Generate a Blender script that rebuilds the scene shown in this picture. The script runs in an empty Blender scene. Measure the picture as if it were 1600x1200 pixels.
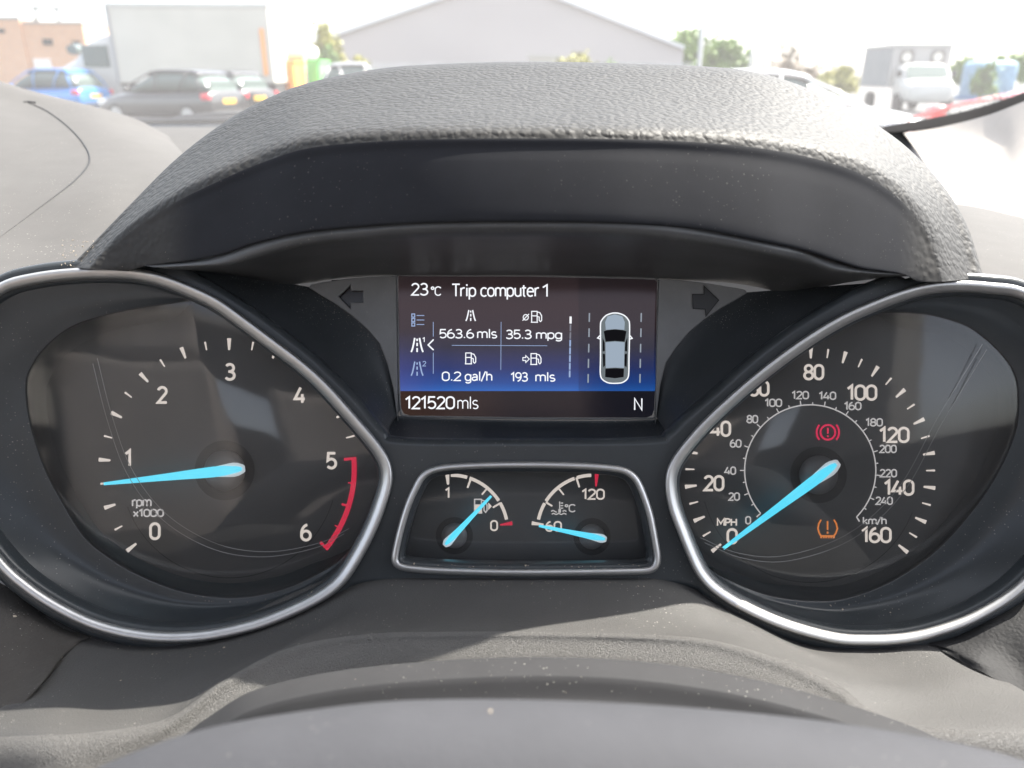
import bpy, bmesh, math, random
import numpy as np
from mathutils import Vector, Matrix
from math import sin, cos, pi, radians, atan2, hypot
random.seed(7); RNG = np.random.RandomState(7)
scene = bpy.context.scene
COL = scene.collection

# ------------------------------------------------------------------ camera
F = 1208.0                      # focal length in pixels of the 1600 px wide photograph
PITCH = math.atan(482 / F)      # the phone looks down at the instruments
D = 0.27                        # distance from the lens to the reference plane of the cluster
cd = bpy.data.cameras.new('camera'); cam = bpy.data.objects.new('camera', cd); COL.objects.link(cam)
cd.sensor_width = 36; cd.lens = F / 1600 * 36; cd.clip_start = 0.01; cd.clip_end = 2000
cam.location = (0, 0, 0); cam.rotation_euler = (pi / 2 - PITCH, 0, 0)
cd.dof.use_dof = True; cd.dof.focus_distance = 0.275; cd.dof.aperture_fstop = 14
scene.camera = cam
# ------------------------------------------------------------------ light
SUN_EL, SUN_AZ = radians(52), radians(62)
w = bpy.data.worlds.new('World'); scene.world = w; w.use_nodes = True
nt = w.node_tree; nt.nodes.clear()
sky = nt.nodes.new('ShaderNodeTexSky'); sky.sky_type = 'NISHITA'; sky.sun_disc = False
sky.sun_elevation = SUN_EL; sky.sun_rotation = SUN_AZ; sky.dust_density = 2.5; sky.air_density = 0.8; sky.ozone_density = 0.3
bg = nt.nodes.new('ShaderNodeBackground'); bg.inputs[1].default_value = 0.098
wo = nt.nodes.new('ShaderNodeOutputWorld'); hz = nt.nodes.new('ShaderNodeHueSaturation'); hz.inputs['Saturation'].default_value = 0.45   # milky summer haze
nt.links.new(sky.outputs[0], hz.inputs['Color']); nt.links.new(hz.outputs[0], bg.inputs[0]); nt.links.new(bg.outputs[0], wo.inputs[0])
sl = bpy.data.lights.new('sun', 'SUN'); sl.energy = 2.6; sl.angle = radians(0.5); sl.color = (1, 0.93, 0.85)
so = bpy.data.objects.new('sun', sl); COL.objects.link(so)
sv = Vector((cos(SUN_EL) * sin(SUN_AZ), cos(SUN_EL) * cos(SUN_AZ), sin(SUN_EL)))
so.rotation_euler = sv.to_track_quat('Z', 'Y').to_euler(); so.location = sv * 50
scene.view_settings.view_transform = 'Standard'; scene.view_settings.look = 'None'
scene.view_settings.gamma = 1; scene.view_settings.use_curve_mapping = False
scene.view_settings.exposure = 2.64
scene.render.engine = 'CYCLES'
scene.cycles.max_bounces = 8; scene.cycles.transparent_max_bounces = 12
scene.cycles.caustics_reflective = False; scene.cycles.caustics_refractive = False

# ------------------------------------------------------------------ geometry helpers
FW = Vector((0, cos(PITCH), -sin(PITCH))); UP = Vector((0, sin(PITCH), cos(PITCH))); RT = Vector((1, 0, 0))
def P(px, py, w=0.0):
    """cluster frame: pixel of the photo and height w (m) above the cluster's reference plane"""
    d = D - w
    return FW * d + RT * ((px - 800) / F * d) + UP * ((600 - py) / F * d)
def G(px, py, Y):
    """point where the line of sight through a pixel meets the upright plane y = Y"""
    v = FW + RT * ((px - 800) / F) + UP * ((600 - py) / F)
    return v * (Y / v.y)

def cr(pts, n, closed=False):
    """Catmull-Rom through pts (k,dim), n samples, uniform in index"""
    p = np.asarray(pts, float); k = len(p)
    m = k if closed else k - 1
    t = np.linspace(0, m, n, endpoint=not closed); i = np.minimum(t.astype(int), m - 1); f = (t - i)[:, None]
    if closed: g = lambda j: p[j % k]
    else:
        ext = np.vstack([2 * p[0] - p[1], p, 2 * p[-1] - p[-2]]); g = lambda j: ext[j + 1]
    a, b, c, d = g(i - 1), g(i), g(i + 1), g(i + 2)
    return 0.5 * (2 * b + (c - a) * f + (2 * a - 5 * b + 4 * c - d) * f ** 2 + (3 * b - a - 3 * c + d) * f ** 3)
def arclen(pts, n, closed=False):
    p = cr(pts, max(400, 12 * len(pts)), closed)
    if closed: p = np.vstack([p, p[:1]])
    s = np.r_[0, np.cumsum(np.linalg.norm(np.diff(p[:, :2], axis=0), axis=1))]
    q = np.linspace(0, s[-1], n, endpoint=not closed)
    return np.stack([np.interp(q, s, p[:, j]) for j in range(p.shape[1])], 1)

def link(name, me, mat=None, parent=None):
    o = bpy.data.objects.new(name, me); COL.objects.link(o)
    if mat is not None: me.materials.append(mat)
    if parent is not None: o.parent = parent
    return o
def mesh(name, verts, faces, mat=None, parent=None, smooth=False):
    me = bpy.data.meshes.new(name); me.from_pydata([tuple(v) for v in verts], [], faces); me.update()
    if smooth: me.polygons.foreach_set('use_smooth', [True] * len(me.polygons))
    return link(name, me, mat, parent)
def gridmesh(name, V, mat, parent=None, closed=False, smooth=True, flip=False):
    r, c = V.shape[:2]; fs = []
    for i in range(r - 1):
        for j in range(c if closed else c - 1):
            j2 = (j + 1) % c; a = (i * c + j, i * c + j2, (i + 1) * c + j2, (i + 1) * c + j)
            fs.append(a[::-1] if flip else a)
    return mesh(name, V.reshape(-1, 3), fs, mat, parent, smooth)
def toP(rows): return np.array([[P(*q) for q in r] for r in rows])
def loft(name, rows, mat, parent=None, n=160, m=60, closed=False, lin=False, flip=False):
    """rows: control curves of (px,py,w). Same number of points: index param, else arc length"""
    same = len({len(r) for r in rows}) == 1
    R_ = [cr(r, n, closed) if same else arclen(r, n, closed) for r in rows]
    R_ = np.array(R_)
    if not lin:
        R_ = np.stack([cr(R_[:, j], m) for j in range(R_.shape[1])], 1)
    return gridmesh(name, toP(R_), mat, parent, closed, True, flip)
def tag(o, label=None, cat=None, group=None, kind=None):
    for k, v in (('label', label), ('category', cat), ('group', group), ('kind', kind)):
        if v: o[k] = v
    return o
def empty(name, loc=(0, 0, 0), rz=0, parent=None):
    o = bpy.data.objects.new(name, None); COL.objects.link(o); o.location = loc; o.rotation_euler.z = rz
    o.empty_display_size = 0.05
    if parent: o.parent = parent
    return o
def box(bm, x0, x1, y0, y1, z0, z1, bev=0):
    vs = [bm.verts.new(p) for p in ((x0,y0,z0),(x1,y0,z0),(x1,y1,z0),(x0,y1,z0),(x0,y0,z1),(x1,y0,z1),(x1,y1,z1),(x0,y1,z1))]
    fs = [bm.faces.new([vs[i] for i in q]) for q in ((3,2,1,0),(4,5,6,7),(0,1,5,4),(1,2,6,5),(2,3,7,6),(3,0,4,7))]
    if bev:
        es = list({e for f in fs for e in f.edges})
        bmesh.ops.bevel(bm, geom=es, offset=bev, segments=2, profile=0.5, affect='EDGES')
def bobj(name, mat, parent, fn, smooth=False):
    bm = bmesh.new(); fn(bm); me = bpy.data.meshes.new(name); bm.to_mesh(me); bm.free()
    if smooth: me.polygons.foreach_set('use_smooth', [True] * len(me.polygons))
    return link(name, me, mat, parent)
def bx(name, mat, parent, *a, bev=0): return bobj(name, mat, parent, lambda bm: box(bm, *a, bev=bev))
def tube(bm, pts, r, seg=10, cap=True):
    pts = [Vector(p) for p in pts]; rings = []
    up0 = None
    for i, p in enumerate(pts):
        t = (pts[min(i + 1, len(pts) - 1)] - pts[max(i - 1, 0)]).normalized()
        if up0 is None: up0 = t.orthogonal().normalized()
        a = (up0 - t * up0.dot(t)).normalized(); up0 = a; b = t.cross(a)
        rr = r[i] if isinstance(r, (list, tuple)) else r
        rings.append([bm.verts.new(p + (a * cos(2*pi*k/seg) + b * sin(2*pi*k/seg)) * rr) for k in range(seg)])
    for A, B in zip(rings, rings[1:]):
        for k in range(seg): bm.faces.new((A[k], A[(k+1)%seg], B[(k+1)%seg], B[k]))
    if cap: bm.faces.new(rings[0][::-1]); bm.faces.new(rings[-1])
def cyl(bm, c, axis, r, h, seg=24, r2=None):
    axis = Vector(axis).normalized(); c = Vector(c)
    tube(bm, [c - axis * h / 2, c + axis * h / 2], [r, r if r2 is None else r2], seg)

# ------------------------------------------------------------------ materials
class MT:
    def __init__(s, name):
        s.m = bpy.data.materials.new(name); s.m.use_nodes = True; s.t = s.m.node_tree
        s.b = s.t.nodes['Principled BSDF']; s.o = s.t.nodes['Material Output']
    def n(s, typ, **kw):
        x = s.t.nodes.new(typ)
        for k, v in kw.items():
            if k.startswith('i_'): x.inputs[k[2:].replace('_', ' ')].default_value = v
            else: setattr(x, k, v)
        return x
    def l(s, a, b): s.t.links.new(a, b)
    def co(s, scale=None, kind='Object'):
        return s.n('ShaderNodeTexCoord').outputs[kind]
def simple(name, col, rough=0.5, metal=0.0, var=0.0, vs=300, bump=0.0, bs=1500, spec=0.5, coat=0):
    k = MT(name); k.b.inputs['Base Color'].default_value = (*col, 1); k.b.inputs['Roughness'].default_value = rough
    k.b.inputs['Metallic'].default_value = metal; k.b.inputs['Specular IOR Level'].default_value = spec
    if coat: k.b.inputs['Coat Weight'].default_value = coat; k.b.inputs['Coat Roughness'].default_value = 0.05
    c = k.co()
    if var:
        nz = k.n('ShaderNodeTexNoise', i_Scale=vs, i_Detail=5.0); k.l(c, nz.inputs['Vector'])
        mr = k.n('ShaderNodeMapRange'); mr.inputs[1].default_value = 0.3; mr.inputs[2].default_value = 0.7
        mr.inputs[3].default_value = 1 - var; mr.inputs[4].default_value = 1 + var; k.l(nz.outputs[0], mr.inputs[0])
        mx = k.n('ShaderNodeVectorMath', operation='SCALE'); mx.inputs[0].default_value = col; k.l(mr.outputs[0], mx.inputs['Scale'])
        k.l(mx.outputs[0], k.b.inputs['Base Color'])
    if bump:
        nz = k.n('ShaderNodeTexNoise', i_Scale=bs, i_Detail=3.0); k.l(c, nz.inputs['Vector'])
        b = k.n('ShaderNodeBump', i_Strength=bump, i_Distance=0.0003 if bs > 100 else 0.02); k.l(nz.outputs[0], b.inputs['Height']); k.l(b.outputs[0], k.b.inputs['Normal'])
    return k.m
def emit(name, col, s=1.0):
    k = MT(name); k.t.nodes.remove(k.b); e = k.n('ShaderNodeEmission'); e.inputs[0].default_value = (*col, 1); e.inputs[1].default_value = s
    k.l(e.outputs[0], k.o.inputs[0]); return k.m
def plastic(name, col, rough, grain, gscale, gdist, dust=0.0, dscale=900, kind='noise', var=0.12, spec=0.4, dustcol=(0.42, 0.4, 0.36)):
    """moulded plastic / leather: relief from noise or from pebbles, with specks of dust"""
    k = MT(name); c = k.co(); k.b.inputs['Roughness'].default_value = rough; k.b.inputs['Specular IOR Level'].default_value = spec
    wn = k.n('ShaderNodeTexNoise', i_Scale=gscale * 0.45, i_Detail=2.0); k.l(c, wn.inputs['Vector'])
    if kind == 'leather':
        mm = k.n('ShaderNodeMixRGB', blend_type='LINEAR_LIGHT'); mm.inputs[0].default_value = 0.0016
        k.l(c, mm.inputs[1]); k.l(wn.outputs['Color'], mm.inputs[2])
        v = k.n('ShaderNodeTexVoronoi', feature='SMOOTH_F1', i_Scale=gscale); v.inputs['Smoothness'].default_value = 0.35
        k.l(mm.outputs[0], v.inputs['Vector'])
        inv = k.n('ShaderNodeMath', operation='MULTIPLY'); inv.inputs[1].default_value = -1.0; k.l(v.outputs['Distance'], inv.inputs[0])
        v2 = k.n('ShaderNodeTexNoise', i_Scale=gscale * 0.8, i_Detail=4.0); k.l(c, v2.inputs['Vector'])
        h = k.n('ShaderNodeMath', operation='MULTIPLY_ADD'); h.inputs[1].default_value = 0.45; k.l(v2.outputs[0], h.inputs[0]); k.l(inv.outputs[0], h.inputs[2])
        hs = h.outputs[0]
    else:
        nz = k.n('ShaderNodeTexNoise', i_Scale=gscale, i_Detail=3.0, i_Roughness=0.6); k.l(c, nz.inputs['Vector']); hs = nz.outputs[0]
    if grain:
        b = k.n('ShaderNodeBump', i_Strength=grain, i_Distance=gdist); k.l(hs, b.inputs['Height']); k.l(b.outputs[0], k.b.inputs['Normal'])
    n2 = k.n('ShaderNodeTexNoise', i_Scale=60.0, i_Detail=6.0, i_Roughness=0.65); k.l(c, n2.inputs['Vector'])
    mr = k.n('ShaderNodeMapRange'); mr.inputs[1].default_value = 0.3; mr.inputs[2].default_value = 0.7
    mr.inputs[3].default_value = 1 - var; mr.inputs[4].default_value = 1 + var; k.l(n2.outputs[0], mr.inputs[0])
    sc = k.n('ShaderNodeVectorMath', operation='SCALE'); sc.inputs[0].default_value = col; k.l(mr.outputs[0], sc.inputs['Scale'])
    out = sc.outputs[0]
    if dust:
        dv = k.n('ShaderNodeTexVoronoi', i_Scale=dscale); k.l(c, dv.inputs['Vector'])
        # random size per cell: distance < small * cellrandom^k
        sep = k.n('ShaderNodeSeparateColor'); k.l(dv.outputs['Color'], sep.inputs[0])
        pw = k.n('ShaderNodeMath', operation='POWER'); pw.inputs[1].default_value = 5.0; k.l(sep.outputs[0], pw.inputs[0])
        ml = k.n('ShaderNodeMath', operation='MULTIPLY'); ml.inputs[1].default_value = 0.33; k.l(pw.outputs[0], ml.inputs[0])
        pn = k.n('ShaderNodeTexNoise', i_Scale=28.0, i_Detail=3.0); k.l(c, pn.inputs['Vector'])
        pr = k.n('ShaderNodeMapRange'); pr.inputs[1].default_value = 0.38; pr.inputs[2].default_value = 0.62; k.l(pn.outputs[0], pr.inputs[0])
        m3 = k.n('ShaderNodeMath', operation='MULTIPLY'); k.l(ml.outputs[0], m3.inputs[0]); k.l(pr.outputs[0], m3.inputs[1])
        lt = k.n('ShaderNodeMath', operation='LESS_THAN'); k.l(dv.outputs['Distance'], lt.inputs[0]); k.l(m3.outputs[0], lt.inputs[1])
        dm = k.n('ShaderNodeMath', operation='MULTIPLY'); dm.inputs[1].default_value = dust; k.l(lt.outputs[0], dm.inputs[0])
        mx = k.n('ShaderNodeMixRGB'); mx.inputs[2].default_value = (*dustcol, 1); k.l(dm.outputs[0], mx.inputs[0]); k.l(out, mx.inputs[1]); out = mx.outputs[0]
    k.l(out, k.b.inputs['Base Color'])
    return k.m

M = {}
M['leather'] = plastic('padded_leather', (0.038, 0.0372, 0.036), 0.58, 0.55, 480, 0.0007, 0.15, 1500, 'leather', spec=.28)
M['leather_low'] = plastic('knee_panel_leather', (0.056, 0.052, 0.048), 0.8, 0.5, 800, 0.0003, 0.4, 1200, 'leather', spec=.15)
M['knee_shaded'] = plastic('knee_panel_shaded_leather', (0.026, 0.026, 0.027), 0.7, 0.5, 700, 0.0003, 0.3, 1200, 'leather', spec=.2)  # darker copy of the knee leather, shade on the right panel painted in
M['hood_face'] = plastic('smooth_hood_face', (0.016, 0.017, 0.021), 0.75, 0.25, 2500, 0.00008, 0.12, 1100, spec=.2)
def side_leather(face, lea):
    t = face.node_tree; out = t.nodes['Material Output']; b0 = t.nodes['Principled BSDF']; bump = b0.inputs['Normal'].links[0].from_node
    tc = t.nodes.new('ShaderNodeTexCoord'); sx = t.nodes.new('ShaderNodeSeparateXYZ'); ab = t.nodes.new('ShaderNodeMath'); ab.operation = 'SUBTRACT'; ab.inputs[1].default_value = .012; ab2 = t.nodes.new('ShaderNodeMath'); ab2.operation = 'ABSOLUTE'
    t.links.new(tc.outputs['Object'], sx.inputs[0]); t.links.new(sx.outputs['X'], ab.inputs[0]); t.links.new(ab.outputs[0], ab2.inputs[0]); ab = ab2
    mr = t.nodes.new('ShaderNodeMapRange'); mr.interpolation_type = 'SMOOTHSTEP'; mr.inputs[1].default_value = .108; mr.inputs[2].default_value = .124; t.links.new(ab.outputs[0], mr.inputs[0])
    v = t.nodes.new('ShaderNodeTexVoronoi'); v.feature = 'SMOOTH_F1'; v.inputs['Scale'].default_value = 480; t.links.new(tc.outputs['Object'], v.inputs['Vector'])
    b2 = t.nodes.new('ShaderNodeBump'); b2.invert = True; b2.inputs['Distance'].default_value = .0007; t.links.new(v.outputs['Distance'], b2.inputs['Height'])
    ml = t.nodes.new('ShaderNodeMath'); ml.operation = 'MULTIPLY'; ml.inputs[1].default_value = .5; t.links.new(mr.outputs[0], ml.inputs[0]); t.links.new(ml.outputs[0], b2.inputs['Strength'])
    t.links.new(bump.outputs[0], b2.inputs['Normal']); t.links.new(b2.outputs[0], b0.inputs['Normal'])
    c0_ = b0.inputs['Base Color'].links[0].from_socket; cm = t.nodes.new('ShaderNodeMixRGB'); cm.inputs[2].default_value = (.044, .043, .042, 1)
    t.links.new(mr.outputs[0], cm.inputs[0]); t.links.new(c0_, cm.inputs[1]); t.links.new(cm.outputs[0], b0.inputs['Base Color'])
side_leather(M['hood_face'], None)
M['housing'] = plastic('satin_black_housing', (0.036, 0.041, 0.045), 0.32, 0.1, 3500, 0.00004, 0.3, 1300)
M['ledge'] = plastic('dusty_black_ledge', (0.036, 0.040, 0.044), 0.5, 0.2, 3000, 0.00008, 0.9, 2300)
M['ceil'] = plastic('recess_ceiling', (0.075, 0.077, 0.080), 0.45, 0.15, 3000, 0.00006, 0.3, 1100)
M['wing'] = plastic('grey_wing_panel', (0.17, 0.172, 0.174), 0.5, 0.15, 3000, 0.00005, 0.3, 1500)
M['groove'] = simple('dark_groove', (0.008, 0.008, 0.009), 0.6)
M['dash'] = plastic('grey_dashboard', (0.095, 0.092, 0.090), 0.8, 0.35, 1500, 0.0002, 0.35, 900, var=0.05, spec=.15)
M['dash_dark'] = plastic('grey_dash_edge', (0.10, 0.09, 0.085), 0.6, 0.3, 1500, 0.0002, 0.0, var=0.05)
M['cowl'] = plastic('column_cowl_plastic', (0.060, 0.0585, 0.057), 0.6, 0.8, 1900, 0.00028, 0.6, 1300, var=0.05)
M['cowl_rough'] = plastic('column_cowl_coarse_grain', (0.108, 0.105, 0.101), 0.45, 0.8, 2500, 0.0005, 0.2, 900, kind='leather', var=0.04)  # paler than the cowl: sunlight on the driver-facing strip put into the colour
M['shroud2'] = plastic('column_shroud_plastic', (0.038, 0.038, 0.040), 0.75, 0.3, 2600, 0.00012, 0.5, 1300, var=0.08, spec=.15)
M['rim'] = plastic('wheel_rim_leather', (0.053, 0.054, 0.060), 0.75, 0.2, 900, 0.0002, 0.08, 900, 'leather', var=0.06, spec=.2)
M['bezel'] = simple('satin_chrome', (0.52, 0.515, 0.51), 0.38, 0.82, 0.05, 200)
M['dial'] = simple('dial_face_print', (0.05, 0.051, 0.052), 0.55, 0, 0.05, 100)
M['dial_ring'] = simple('dial_surround', (0.07, 0.07, 0.072), 0.45)
M['hub'] = simple('needle_hub_plastic', (0.13, 0.13, 0.13), 0.4)
M['hubwell'] = simple('needle_hub_well', (0.006, 0.006, 0.006), 0.6)
M['white'] = emit('backlit_white_print', (0.82, 0.74, 0.68), 0.13)
M['white_sm'] = emit('backlit_small_print', (0.72, 0.70, 0.70), 0.105)
M['red'] = emit('backlit_red_print', (0.85, 0.035, 0.09), 0.11)
M['tell_red'] = emit('brake_warning_red', (0.95, 0.03, 0.12), 0.11)
M['tell_orange'] = emit('tyre_warning_orange', (1.0, 0.30, 0.06), 0.10)
def lit(name, col, base, e):
    m_ = simple(name, base, .35); b_ = m_.node_tree.nodes['Principled BSDF']; b_.inputs['Emission Color'].default_value = (*col, 1); b_.inputs['Emission Strength'].default_value = e; return m_
M['needle'] = lit('lit_blue_needle', (0.07, 0.72, 0.96), (.25, .6, .75), 0.15)
M['needle_edge'] = lit('needle_white_edge', (1, 1, 1), (.8, .8, .8), .045)
M['tread_dark'] = simple('rubber_seal', (0.012, 0.011, 0.011), 0.9, spec=.05)

# ------------------------------------------------------------------ stroke lettering
def A(cx, cy, rx, ry, a0, a1, n=14):
    return [(cx + rx * cos(radians(a0 + (a1 - a0) * i / n)), cy + ry * sin(radians(a0 + (a1 - a0) * i / n))) for i in range(n + 1)]
def O(x0, x1, y0, y1, k=None):
    rx = (x1 - x0) / 2; ry = min((y1 - y0) / 2, rx * (k or 1.15)); cx = (x0 + x1) / 2
    p = A(cx, y1 - ry, rx, ry, 0, 180) + A(cx, y0 + ry, rx, ry, 180, 360); return p + [p[0]]
X = 0.70
GL = {
 '0': (.62, [O(.06, .56, 0, 1)]),
 '1': (.42, [[(.04, .78), (.27, 1.0), (.27, 0)]]),
 '2': (.60, [A(.30, .74, .23, .26, 165, -35) + [(.06, .0), (.56, .0)]]),
 '3': (.60, [A(.28, .76, .22, .24, 150, -90, 16) + [(.2, .52)], [(.2, .52), (.28, .52)] + A(.28, .26, .26, .26, 90, -150, 18)]),
 '4': (.64, [[(.36, 1.0), (.04, .26), (.60, .26)], [(.46, .58), (.46, 0)]]),
 '5': (.60, [[(.52, 1), (.12, 1), (.09, .52)] + A(.29, .32, .25, .30, 115, -145, 20)]),
 '6': (.62, [O(.06, .56, 0, .60), [(.06, .30)] + A(.42, .42, .36, .58, 175, 95, 10)]),
 '7': (.56, [[(.04, 1), (.52, 1), (.2, 0)]]),
 '8': (.62, [O(.10, .52, .52, 1), O(.06, .56, 0, .52)]),
 '9': (.62, [O(.06, .56, .40, 1), [(.56, .70)] + A(.20, .58, .36, .58, -5, -85, 10)]),
 '.': (.26, [[(.13, -.01), (.13, .13)]]), '/': (.42, [[(.02, -.1), (.38, 1.05)]]), ' ': (.30, []),
 'o': (.58, [O(.06, .52, 0, X)]), 'c': (.52, [A(.29, X - .26, .23, .26, 40, 180, 10) + A(.29, .26, .23, .26, 180, 320, 10)]),
 'C': (.66, [A(.34, .68, .28, .32, 30, 180, 10) + A(.34, .32, .28, .32, 180, 330, 10)]),
 'm': (.88, [[(.07, X), (.07, 0)], A(.25, X - .2, .18, .2, 180, 0, 10) + [(.43, 0)], A(.62, X - .2, .19, .2, 180, 0, 10) + [(.81, 0)]]),
 'r': (.40, [[(.07, X), (.07, 0)], A(.30, X - .26, .23, .26, 180, 75, 8)]),
 'i': (.24, [[(.12, X), (.12, 0)], [(.12, .86), (.12, 1.0)]]), 'l': (.24, [[(.12, 1.02), (.12, 0)]]),
 'p': (.60, [[(.07, X), (.07, -.27)], O(.07, .53, 0, X)]),
 'g': (.60, [O(.06, .52, 0, X), [(.52, X), (.52, -.06)] + A(.29, -.06, .23, .22, 0, -150, 10)]),
 'u': (.58, [[(.07, X)] + A(.28, .24, .21, .24, 180, 360, 12) + [(.49, X)], [(.49, .24), (.49, 0)]]),
 't': (.36, [[(.14, .92), (.14, .12)] + A(.24, .12, .10, .12, 180, 280, 5), [(.0, X), (.32, X)]]),
 'e': (.58, [[(.07, .38), (.51, .38)] + A(.29, X - .26, .22, .26, 10, 180, 10) + A(.29, .25, .22, .25, 180, 320, 10)]),
 's': (.50, [A(.25, .52, .18, .18, 35, 245, 12) + A(.25, .17, .19, .17, 75, -145, 12)]),
 'a': (.56, [A(.27, .48, .19, .22, 150, 0, 10) + [(.46, 0)], [(.46, .40), (.24, .38)] + A(.22, .20, .17, .19, 110, 300, 12) + [(.46, .16)]]),
 'h': (.58, [[(.07, 1.02), (.07, 0)], A(.28, X - .22, .21, .22, 180, 0, 10) + [(.49, 0)]]),
 'k': (.52, [[(.07, 1.02), (.07, 0)], [(.44, X), (.07, .28)], [(.2, .42), (.46, 0)]]),
 'x': (.52, [[(.04, X), (.46, 0)], [(.46, X), (.04, 0)]]),
 'T': (.62, [[(.02, 1), (.60, 1)], [(.31, 1), (.31, 0)]]), 'N': (.70, [[(.08, 0), (.08, 1), (.60, 0), (.60, 1)]]),
 'M': (.84, [[(.08, 0), (.08, 1), (.42, .3), (.76, 1), (.76, 0)]]), 'H': (.70, [[(.08, 0), (.08, 1)], [(.60, 0), (.60, 1)], [(.08, .52), (.60, .52)]]),
 'P': (.60, [[(.08, 0), (.08, 1), (.30, 1)] + A(.30, .73, .25, .27, 90, -90, 12) + [(.08, .46)]]),
 '\u00b0': (.36, [O(.06, .30, .70, .98, 1.1)]),
}
def ribbon(pts, wd):
    """flat stroke of width wd along 2D points -> verts, faces"""
    q = [pts[0]]
    for p in pts[1:]:
        if hypot(p[0] - q[-1][0], p[1] - q[-1][1]) > wd * 0.05: q.append(p)
    if len(q) < 2: return [], []
    closed = hypot(q[0][0] - q[-1][0], q[0][1] - q[-1][1]) < wd * 0.3 and len(q) > 4
    if closed: q = q[:-1]
    n = len(q); vs = []; fs = []
    for i in range(n):
        a = q[i - 1] if (i > 0 or closed) else None; b = q[(i + 1) % n] if (i < n - 1 or closed) else None
        d1 = None if a is None else Vector((q[i][0] - a[0], q[i][1] - a[1])).normalized()
        d2 = None if b is None else Vector((b[0] - q[i][0], b[1] - q[i][1])).normalized()
        d1 = d1 or d2; d2 = d2 or d1
        t = d1 + d2
        t = t.normalized() if t.length > 1e-6 else d1
        nn = Vector((-t.y, t.x)); k = 1 / max(0.45, nn.dot(Vector((-d1.y, d1.x))))
        vs += [(q[i][0] + nn.x * wd / 2 * k, q[i][1] + nn.y * wd / 2 * k), (q[i][0] - nn.x * wd / 2 * k, q[i][1] - nn.y * wd / 2 * k)]
    for i in range(n if closed else n - 1):
        j = (i + 1) % n; fs.append((2 * i, 2 * i + 1, 2 * j + 1, 2 * j))
    return vs, fs
LAY = [0]
def strokes(name, lines, wd, w, mat, parent, taper=None):
    """lines in photo pixels, drawn flat at height w"""
    V, Fc = [], []
    for i, ln in enumerate(lines):
        vs, fs = ribbon(ln, wd); o = len(V)
        V += [P(x, y, w + 0.000004 * i) for x, y in vs]; Fc += [tuple(a + o for a in f) for f in fs]
    return mesh(name, V, Fc, mat, parent)
def text(name, s, x0, x1, base, cap, w, mat, parent, wd=None, center=None, track=0.0):
    tot = sum(GL[c][0] + track for c in s) - track
    if x1 is None:
        sx = cap * 0.98
        if center is not None: x0 = center - tot * sx / 2
    else: sx = (x1 - x0) / tot
    wd = wd or cap * 0.13; x = x0; L = []
    for c in s:
        adv, st = GL[c]
        for q in st: L.append([(x + u * sx, base - wd / 2 - v * (cap - wd)) for u, v in q])
        x += (adv + track) * sx
    return strokes(name, L, wd, w, mat, parent)
def poly(name, pts, w, mat, parent):
    return mesh(name, [P(x, y, w) for x, y in pts], [tuple(range(len(pts)))[::-1]], mat, parent)
def plate(name, outer, holes, w, thick, mat, parent, bev=0.0, res=3):
    """solid sheet at height w with holes, outline in photo pixels, rounded edges"""
    c = bpy.data.curves.new(name, 'CURVE'); c.dimensions = '2D'; c.fill_mode = 'BOTH'
    d = D - w
    for pl in [outer] + holes:
        s = c.splines.new('POLY'); s.points.add(len(pl) - 1)
        for i, (x, y) in enumerate(pl): s.points[i].co = ((x - 800) / F * d, (600 - y) / F * d, 0, 1)
        s.use_cyclic_u = True
    c.extrude = thick / 2; c.bevel_depth = bev; c.bevel_resolution = res
    o = bpy.data.objects.new(name, c); COL.objects.link(o)
    bpy.context.view_layer.update()
    me = bpy.data.meshes.new_from_object(o.evaluated_get(bpy.context.evaluated_depsgraph_get()))
    bpy.data.objects.remove(o); bpy.data.curves.remove(c)
    R3 = Matrix((RT, UP, -FW)).transposed().to_4x4()
    me.transform(Matrix.Translation(FW * (d + thick / 2 + bev)) @ R3)
    me.name = name; me.materials.clear()
    return link(name, me, mat, parent)

# =================================================================== CLUSTER
W_DIAL, W_LENS, W_PLATE, W_SCR = -0.012, -0.001, 0.012, -0.014
def WL(y): return W_LENS + .0065 * (715 - y) / 215     # the clear lenses lean back at the top
cluster = empty('instrument_cluster', P(820, 800, -0.03))
tag(cluster, 'black instrument cluster with chrome ringed dials and lit trip computer screen under the padded hood', 'instrument cluster')
class _C: pass
def inv(o):
    """keep world placement of a mesh built in world coordinates under a moved parent"""
    return o
# children are built in world coordinates, so every parent empty is kept at the origin of its parts
def worldparent(o, parent):
    o.parent = parent; o.matrix_parent_inverse = parent.matrix_world.inverted(); return o
bpy.context.view_layer.update()
cluster.location = (0, 0, 0)

BL = [(0,452),(53,436),(107,429),(160,426.7),(213,429),(253,438),(293,453),(335,473),(370,497.5),(420,535),(470,573),(508,608),(545,650),(572,681),(592,707),(602,726),(605,748),(598,777),(580,825),(555,873),(530,909),(493,936),(430,965),(380,981),(310,994),(232,994),(155,978),(93,950),(41,916),(0,878),(-55,800),(-92,700),(-92,600),(-55,505)]
BR = [(1600,460),(1550,451),(1500,447.5),(1450,451),(1400,465),(1350,485),(1318,500),(1280,522),(1230,556),(1180,595),(1142,628),(1105,663),(1080,691),(1058,720),(1048,748),(1053,790),(1067,828),(1082,866),(1098,898),(1120,921),(1162,947),(1225,975),(1300,996),(1350,1000),(1414,997),(1473,983),(1532,959),(1600,912),(1665,830),(1695,735),(1695,630),(1660,510)]
BM = [(617,874),(624,838),(633,805),(641,782),(650,763),(658,748),(669,738),(688,732),(719,729),(770,727),(820,726.5),(870,727),(921,729),(964,733),(982,739),(994,750),(1001,764),(1009,785),(1016,808),(1023,845),(1027,872),(1024,885),(1012,891),(960,893),(820,894.5),(700,892),(642,888),(622,883)]
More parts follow.
